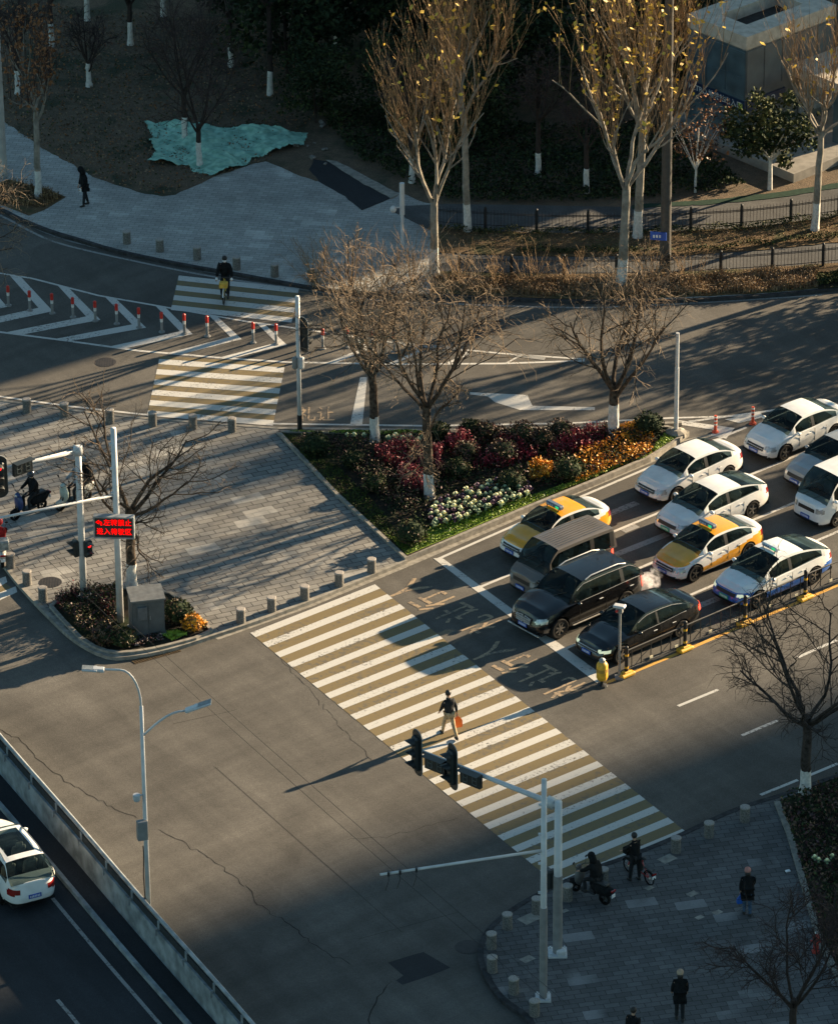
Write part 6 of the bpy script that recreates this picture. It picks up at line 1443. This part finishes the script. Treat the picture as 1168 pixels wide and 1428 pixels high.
def two_wheeler(name, label, loc, heading, kind='scooter', body=M_jet, body2=None, wr=.22, wbs=1.25, cat='scooter', box=None):
    root = thing(name, label, cat, loc, heading); b2 = body2 or body; xf, xr = wbs*.5, -wbs*.5
    for x in (xf, xr):
        g = MB(); g.smooth = True; tw_ = .05 if kind == 'scooter' else .022; g.lathe([(wr-tw_*1.4, -tw_), (wr-.01, -tw_), (wr, 0), (wr-.01, tw_), (wr-tw_*1.4, tw_)], 20, (x, 0, wr), 'Y', capb=False); wo_ = g.build('wheel', M_tyre, root)
        g = MB(); g.cyl((x, -.05, wr), (x, .05, wr), .035, 8)
        for k in range(8 if kind != 'scooter' else 5):
            a = 2*PI*k/(8 if kind != 'scooter' else 5); g.cyl((x, 0, wr), (x+math.cos(a)*(wr-.05), 0, wr+math.sin(a)*(wr-.05)), .006 if kind != 'scooter' else .022, 5)
        g.build('spokes', M_rim if kind != 'scooter' else M_rimd, wo_)
    hx, hz_ = xf-.22, 1.02
    if kind == 'scooter':
        g = MB(); g.smooth = True; g.tube([(xf, .06, wr), (xf-.1, .06, .55), (hx, 0, .95)], .025, 6); g.tube([(xf, -.06, wr), (xf-.1, -.06, .55), (hx, 0, .95)], .025, 6); g.build('fork', M_rimd, root)
        g = MB(); g.smooth = True; g.ball((xf-.02, 0, wr+.14), (.5, .2, .22), 10, 6); g.build('front_mudguard', b2, root)
        g = MB(); g.smooth = True; g.ball((xf-.20, 0, .66), (.24, .46, .66), 12, 9); g.build('leg_shield', body, root)
        g = MB(); g.box((0, 0, .30), (.62, .32, .08), 0, .03); g.build('footboard', M_black, root)
        g = MB(); g.smooth = True; g.ball((xr+.14, 0, .52), (.90, .36, .46), 14, 8); g.ball((xr-.12, 0, .60), (.55, .28, .26), 10, 6); g.build('tail_body', b2, root)
        g = MB(); g.box((xr+.18, 0, .77), (.66, .27, .10), 0, .04); g.build('seat', M_black, root)
        g = MB(); g.smooth = True; g.ball((hx+.06, 0, .98), (.2, .26, .18), 10, 6); g.build('headlamp_cowl', body, root)
        g = MB(); g.ball((hx+.14, 0, .97), (.06, .14, .10), 8, 5); g.build('headlight', M_lampc, root)
        g = MB(); g.box((xr-.36, 0, .64), (.05, .2, .06)); g.build('tail_light', M_tail, root); g = MB(); g.box((xr-.36, 0, .46), (.02, .16, .12)); g.build('number_plate', M_wh, root)
    else:
        g = MB(); hd_ = Vector((hx+.02, 0, .78)); bb = Vector((-.08, 0, .30)); st = Vector((-.2, 0, .80))
        for a, b__ in (((xf, 0, wr), hd_), (hd_, bb), (bb, (xr, 0, wr)), (bb, st), (st+Vector((.03, 0, -.1)), (xr, 0, wr)), (hd_+Vector((0, 0, -.05)), st+Vector((.03, 0, -.12)))): g.cyl(Vector(a), Vector(b__), .022, 6)
        g.cyl(hd_, (hx-.03, 0, hz_), .018, 6); g.build('frame', body, root)
        g = MB(); g.smooth = True; g.ball((-.22, 0, .86), (.28, .17, .08), 8, 5); g.build('saddle', M_black, root)
        if kind == 'ebike': g = MB(); g.box((-.10, 0, .55), (.16, .14, .40), 0, .03); g.build('battery', M_black, root); g = MB(); g.box((xr, 0, .62), (.4, .2, .05), 0, .02); g.build('rear_rack', M_rimd, root); g = MB(); g.box((xr-.25, 0, .5), (.03, .16, .06)); g.build('tail_light', M_tail, root); g = MB(); g.box((xr-.24, 0, .38), (.02, .14, .10)); g.build('number_plate', M_wh, root)
        for x in (xf, xr): 
            g = MB(); pts = [(x+math.cos(a)*(wr+.03), 0, wr+math.sin(a)*(wr+.03)) for a in [PI*.1+PI*.8*k/8 for k in range(9)]]; g.tube(pts, .025, 5); g.build('mudguard', b2, root)
        if box: 
            g = MB(); g.box((xf-.02, 0, .84), (.26, .34, .24), 0, .03); g.build('basket', box, root)
    g = MB(); g.smooth = True; g.tube([(hx-.12, -.33, hz_+.02), (hx, -.18, hz_+.03), (hx, .18, hz_+.03), (hx-.12, .33, hz_+.02)], .016, 6); g.build('handlebar', M_rimd, root)
    if kind == 'scooter':
        for s_ in (1, -1): g = MB(); g.cyl((hx-.02, s_*.22, hz_+.02), (hx+.02, s_*.30, hz_+.20), .008, 5); g.ball((hx+.02, s_*.31, hz_+.24), (.03, .13, .09), 8, 5); g.build('mirror', M_black, root)
    return root
GP = .12
RIDE = dict(lean=.12, legs=((1.25, 1.35), (1.25, 1.35)), arms=((.75, .18, .35), (.75, .18, .35)), hipout=.18)
def rider(label, px, heading, z, dx=-.30, zz=.88, **k):
    p = at(px[0], px[1], z); d = Vector((math.cos(heading), math.sin(heading), 0)); kw = dict(RIDE); kw.update(k); return person(label, p+d*dx, heading, pel=(0, 0, zz), **kw)
# pedestrian on the big crossing
r_, h_, n_, _ = person('person in a dark jacket and khaki trousers striding over the big crossing', at(626, 1027, 0), R(118), 1.03, .06, legs=((.42, .12), (-.38, .22)), arms=((.35, .10, .25), (-.12, .34, .12)), jacket=M_char, trousers=M_khaki)
hang_bag('bright orange carrier bag held by the pedestrian on the big crossing', r_, h_[1]+Vector((.02, -.05, 0)), mat('orange_plastic', (.95, .17, .02), .4), .32, .44)  # saturated orange plastic colour
r_, h_, n_, _ = person('person in a long black hooded coat looking down on the far left pavement', at(119, 286, GP), R(205), 1.0, .10, legs=((.16, .05), (-.14, .1)), arms=((.15, .08, .5), (.12, .10, .25)), top='hood', topm=M_jet, coat=.25, headp=.45, bulk=1.15)
q = r_.matrix_basis @ h_[0]; g = MB(); g.box((0, 0, -.05), (.06, .10, .16), 0, .02); tag(g.build('phone', M_wh, loc=q, rz=1), 'small white object held by the black hooded walker', 'phone')
# cyclist
bk = two_wheeler('bicycle', 'yellow and white share bicycle with a front basket on the small shaded crossing', at(314, 416, 0), R(266), 'bicycle', mat('share_bike_yellow', (.65, .45, .04), .4), M_wh, wr=.33, wbs=1.05, cat='bicycle', box=mat('basket_amber', (.6, .36, .05), .5))
rider('person in a black padded coat riding the share bicycle with white gloves', (314, 416), R(266), 0, -.24, .93, lean=.18, legs=((.95, .75), (.5, .75)), arms=((.62, .34, .15), (.62, .34, .15)), gloves=M_wh, mask=True, bulk=1.2, hipout=.12, S=1.05)
# scooters on the left
HL = R(222)
two_wheeler('scooter', 'dark blue scooter with a helmeted rider crossing the left of the plaza', at(40, 718, GP), HL, 'scooter', mat('navy_scooter', (.02, .045, .14), .3), M_jet)
rider('person in black with a dark helmet and white mask on the blue scooter', (40, 718), HL, GP, top='helmet', topm=mat('dark_helmet', (.02, .03, .05), .25), mask=True, bulk=1.15)
two_wheeler('scooter', 'pale green-white scooter partly hidden behind the left signal pole', at(103, 705, GP), HL, 'scooter', mat('mint_scooter', (.42, .48, .42), .35), mat('cream_scooter', (.5, .48, .42), .35))
rider('person in a pale patterned jacket riding the pale scooter behind the signal pole', (103, 705), HL, GP, jacket=mat('pale_pattern_cloth', (.45, .48, .5), .85, var=.5, scale=9, col2=(.10, .12, .14)), bulk=1.1, top='hair')
rider('person with a white-striped dark helmet riding pillion on the pale scooter', (103, 705), HL, GP, dx=-.72, zz=.92, top='helmet', topm=mat('striped_helmet', (.05, .05, .06), .25, var=.5, scale=3, col2=(.5, .5, .5)), arms=((.5, .1, .9), (.5, .1, .9)))
two_wheeler('scooter', 'delivery scooter at the left edge of the plaza by the kerb bollards', at(1, 780, GP), R(100), 'scooter', M_jet, mat('silver_scooter', (.4, .4, .38), .35))
rider('person in a red and black vest on the delivery scooter at the left edge', (1, 780), R(100), GP, jacket=mat('red_vest', (.45, .02, .02), .7, var=.3, scale=4), top='helmet', topm=mat('red_helmet', (.5, .02, .02), .3), bulk=1.15)
bq = at(5, 783, GP); g = MB(); g.box((0, 0, 1.0), (.42, .42, .38), R(100), .04); tag(g.build('delivery_box', mat('silver_case', (.35, .36, .34), .4, var=.4, scale=6, col2=(.12, .13, .13)), loc=bq+Vector((.06, -.55, 0))), 'silvery delivery box strapped behind the rider in red', 'box')
# riders on the shaded pavement
two_wheeler('scooter', 'black scooter with a hunched hooded rider waiting at the foot of the crossing', at(822, 1252, GP), R(138), 'scooter', mat('grey_scooter', (.10, .10, .10), .35), M_jet)
rider('person hunched in a black hooded coat on the black scooter', (822, 1252), R(138), GP, top='hood', topm=M_jet, lean=.3, headp=.35, bulk=1.3)
two_wheeler('electric_bicycle', 'small red and black electric bicycle at the right end of the crossing', at(890, 1225, GP), R(128), 'ebike', mat('red_bike_paint', (.35, .03, .03), .4), M_jet, wr=.24, wbs=1.05, cat='electric bicycle', box=M_jet)
person('person in black standing astride the red electric bicycle', at(885, 1228, GP), R(128), 1.0, .08, legs=((.12, .05), (-.06, .03)), arms=((.6, .1, .35), (.6, .1, .35)), coat=.2, hipout=.12)
r_, h_, n_, _ = person('person in a pink beanie, black padded coat and jeans walking away on the shaded pavement', at(1041, 1276, GP), R(95), .97, .05, legs=((.12, .1), (-.10, .1)), arms=((.05, .12, .2), (.3, .15, 1.0)), jacket=M_jet, trousers=M_jean, top='beanie', topm=mat('pink_knit', (.42, .20, .17), .9), coat=.14, bulk=1.3)
hang_bag('bright blue carrier bag held by the walker in the pink beanie', r_, h_[0], mat('blue_plastic', (.02, .12, .50), .4), .24, .32)
person('person in a tan beanie and dark coat walking near the bottom edge', at(947, 1422, GP), R(92), 1.0, .04, legs=((.1, .1), (-.14, .12)), arms=((.1, .16, .5), (.1, .16, .5)), jacket=M_jet, top='beanie', topm=mat('tan_knit', (.40, .30, .22), .9), coat=.32, bulk=1.25)
person('person with dark hair just entering at the bottom edge of the pavement', at(881, 1474, GP), R(60), 1.0, .04, jacket=M_jet, bulk=1.1)
g = MB(); g.box((0, 0, .03), (.16, .12, .05), .4, .015); tag(g.build('litter', M_wh, loc=at(1098, 1216, GP)), 'scrap of white litter on the pavement beside the dark bed kerb', 'litter')
# ================================================================ off-frame buildings that shade the place
def tower(name, label, perp0, perp1, dist, depth, h, col):
    u = Vector((math.cos(R(SUN_AZ)), math.sin(R(SUN_AZ)), 0)); n = Vector((-u.y, u.x, 0))
    root = thing(name, label, 'building')
    P = [u*dist+n*perp0, u*(dist+depth)+n*perp0, u*(dist+depth)+n*perp1, u*dist+n*perp1]
    g = MB(); g.prism([(p.x, p.y) for p in P], 0, h, True); g.build('wall', mat(name+'_render', col, .8, scale=.3), root)
    g = MB(); w = perp1-perp0
    for fz in range(int(h/3.3)):
        for k in range(int(w/4)):
            c = P[0]+n*(4*k+2)-u*.03; g.box((c.x, c.y, fz*3.3+1.9), (.12, 1.8, 1.6), R(SUN_AZ))
    g.build('window_row', mat('tower_glass', (.03, .04, .05), .1), root)
    return root
_u = Vector((math.cos(R(SUN_AZ)), math.sin(R(SUN_AZ)), 0)); 
def sundist(): return at(584, 800).dot(_u)
D0 = sundist()
tower('office_tower', 'tall pale office tower standing south-east of the junction', 123.0-95, 124.4, D0+470, 30, 190, (.3, .28, .25))
tower('apartment_tower', 'tall apartment tower standing north-east beyond the park', 166.5, 250, D0+170, 20, 95, (.3, .27, .24))
tower('low_shade_block', 'low unseen block added east of the metro entrance to cast shade', 161.0, 168, D0+75, 14, 26, (.3, .27, .24))  # added out of view to shade the strip beside the tower's shadow
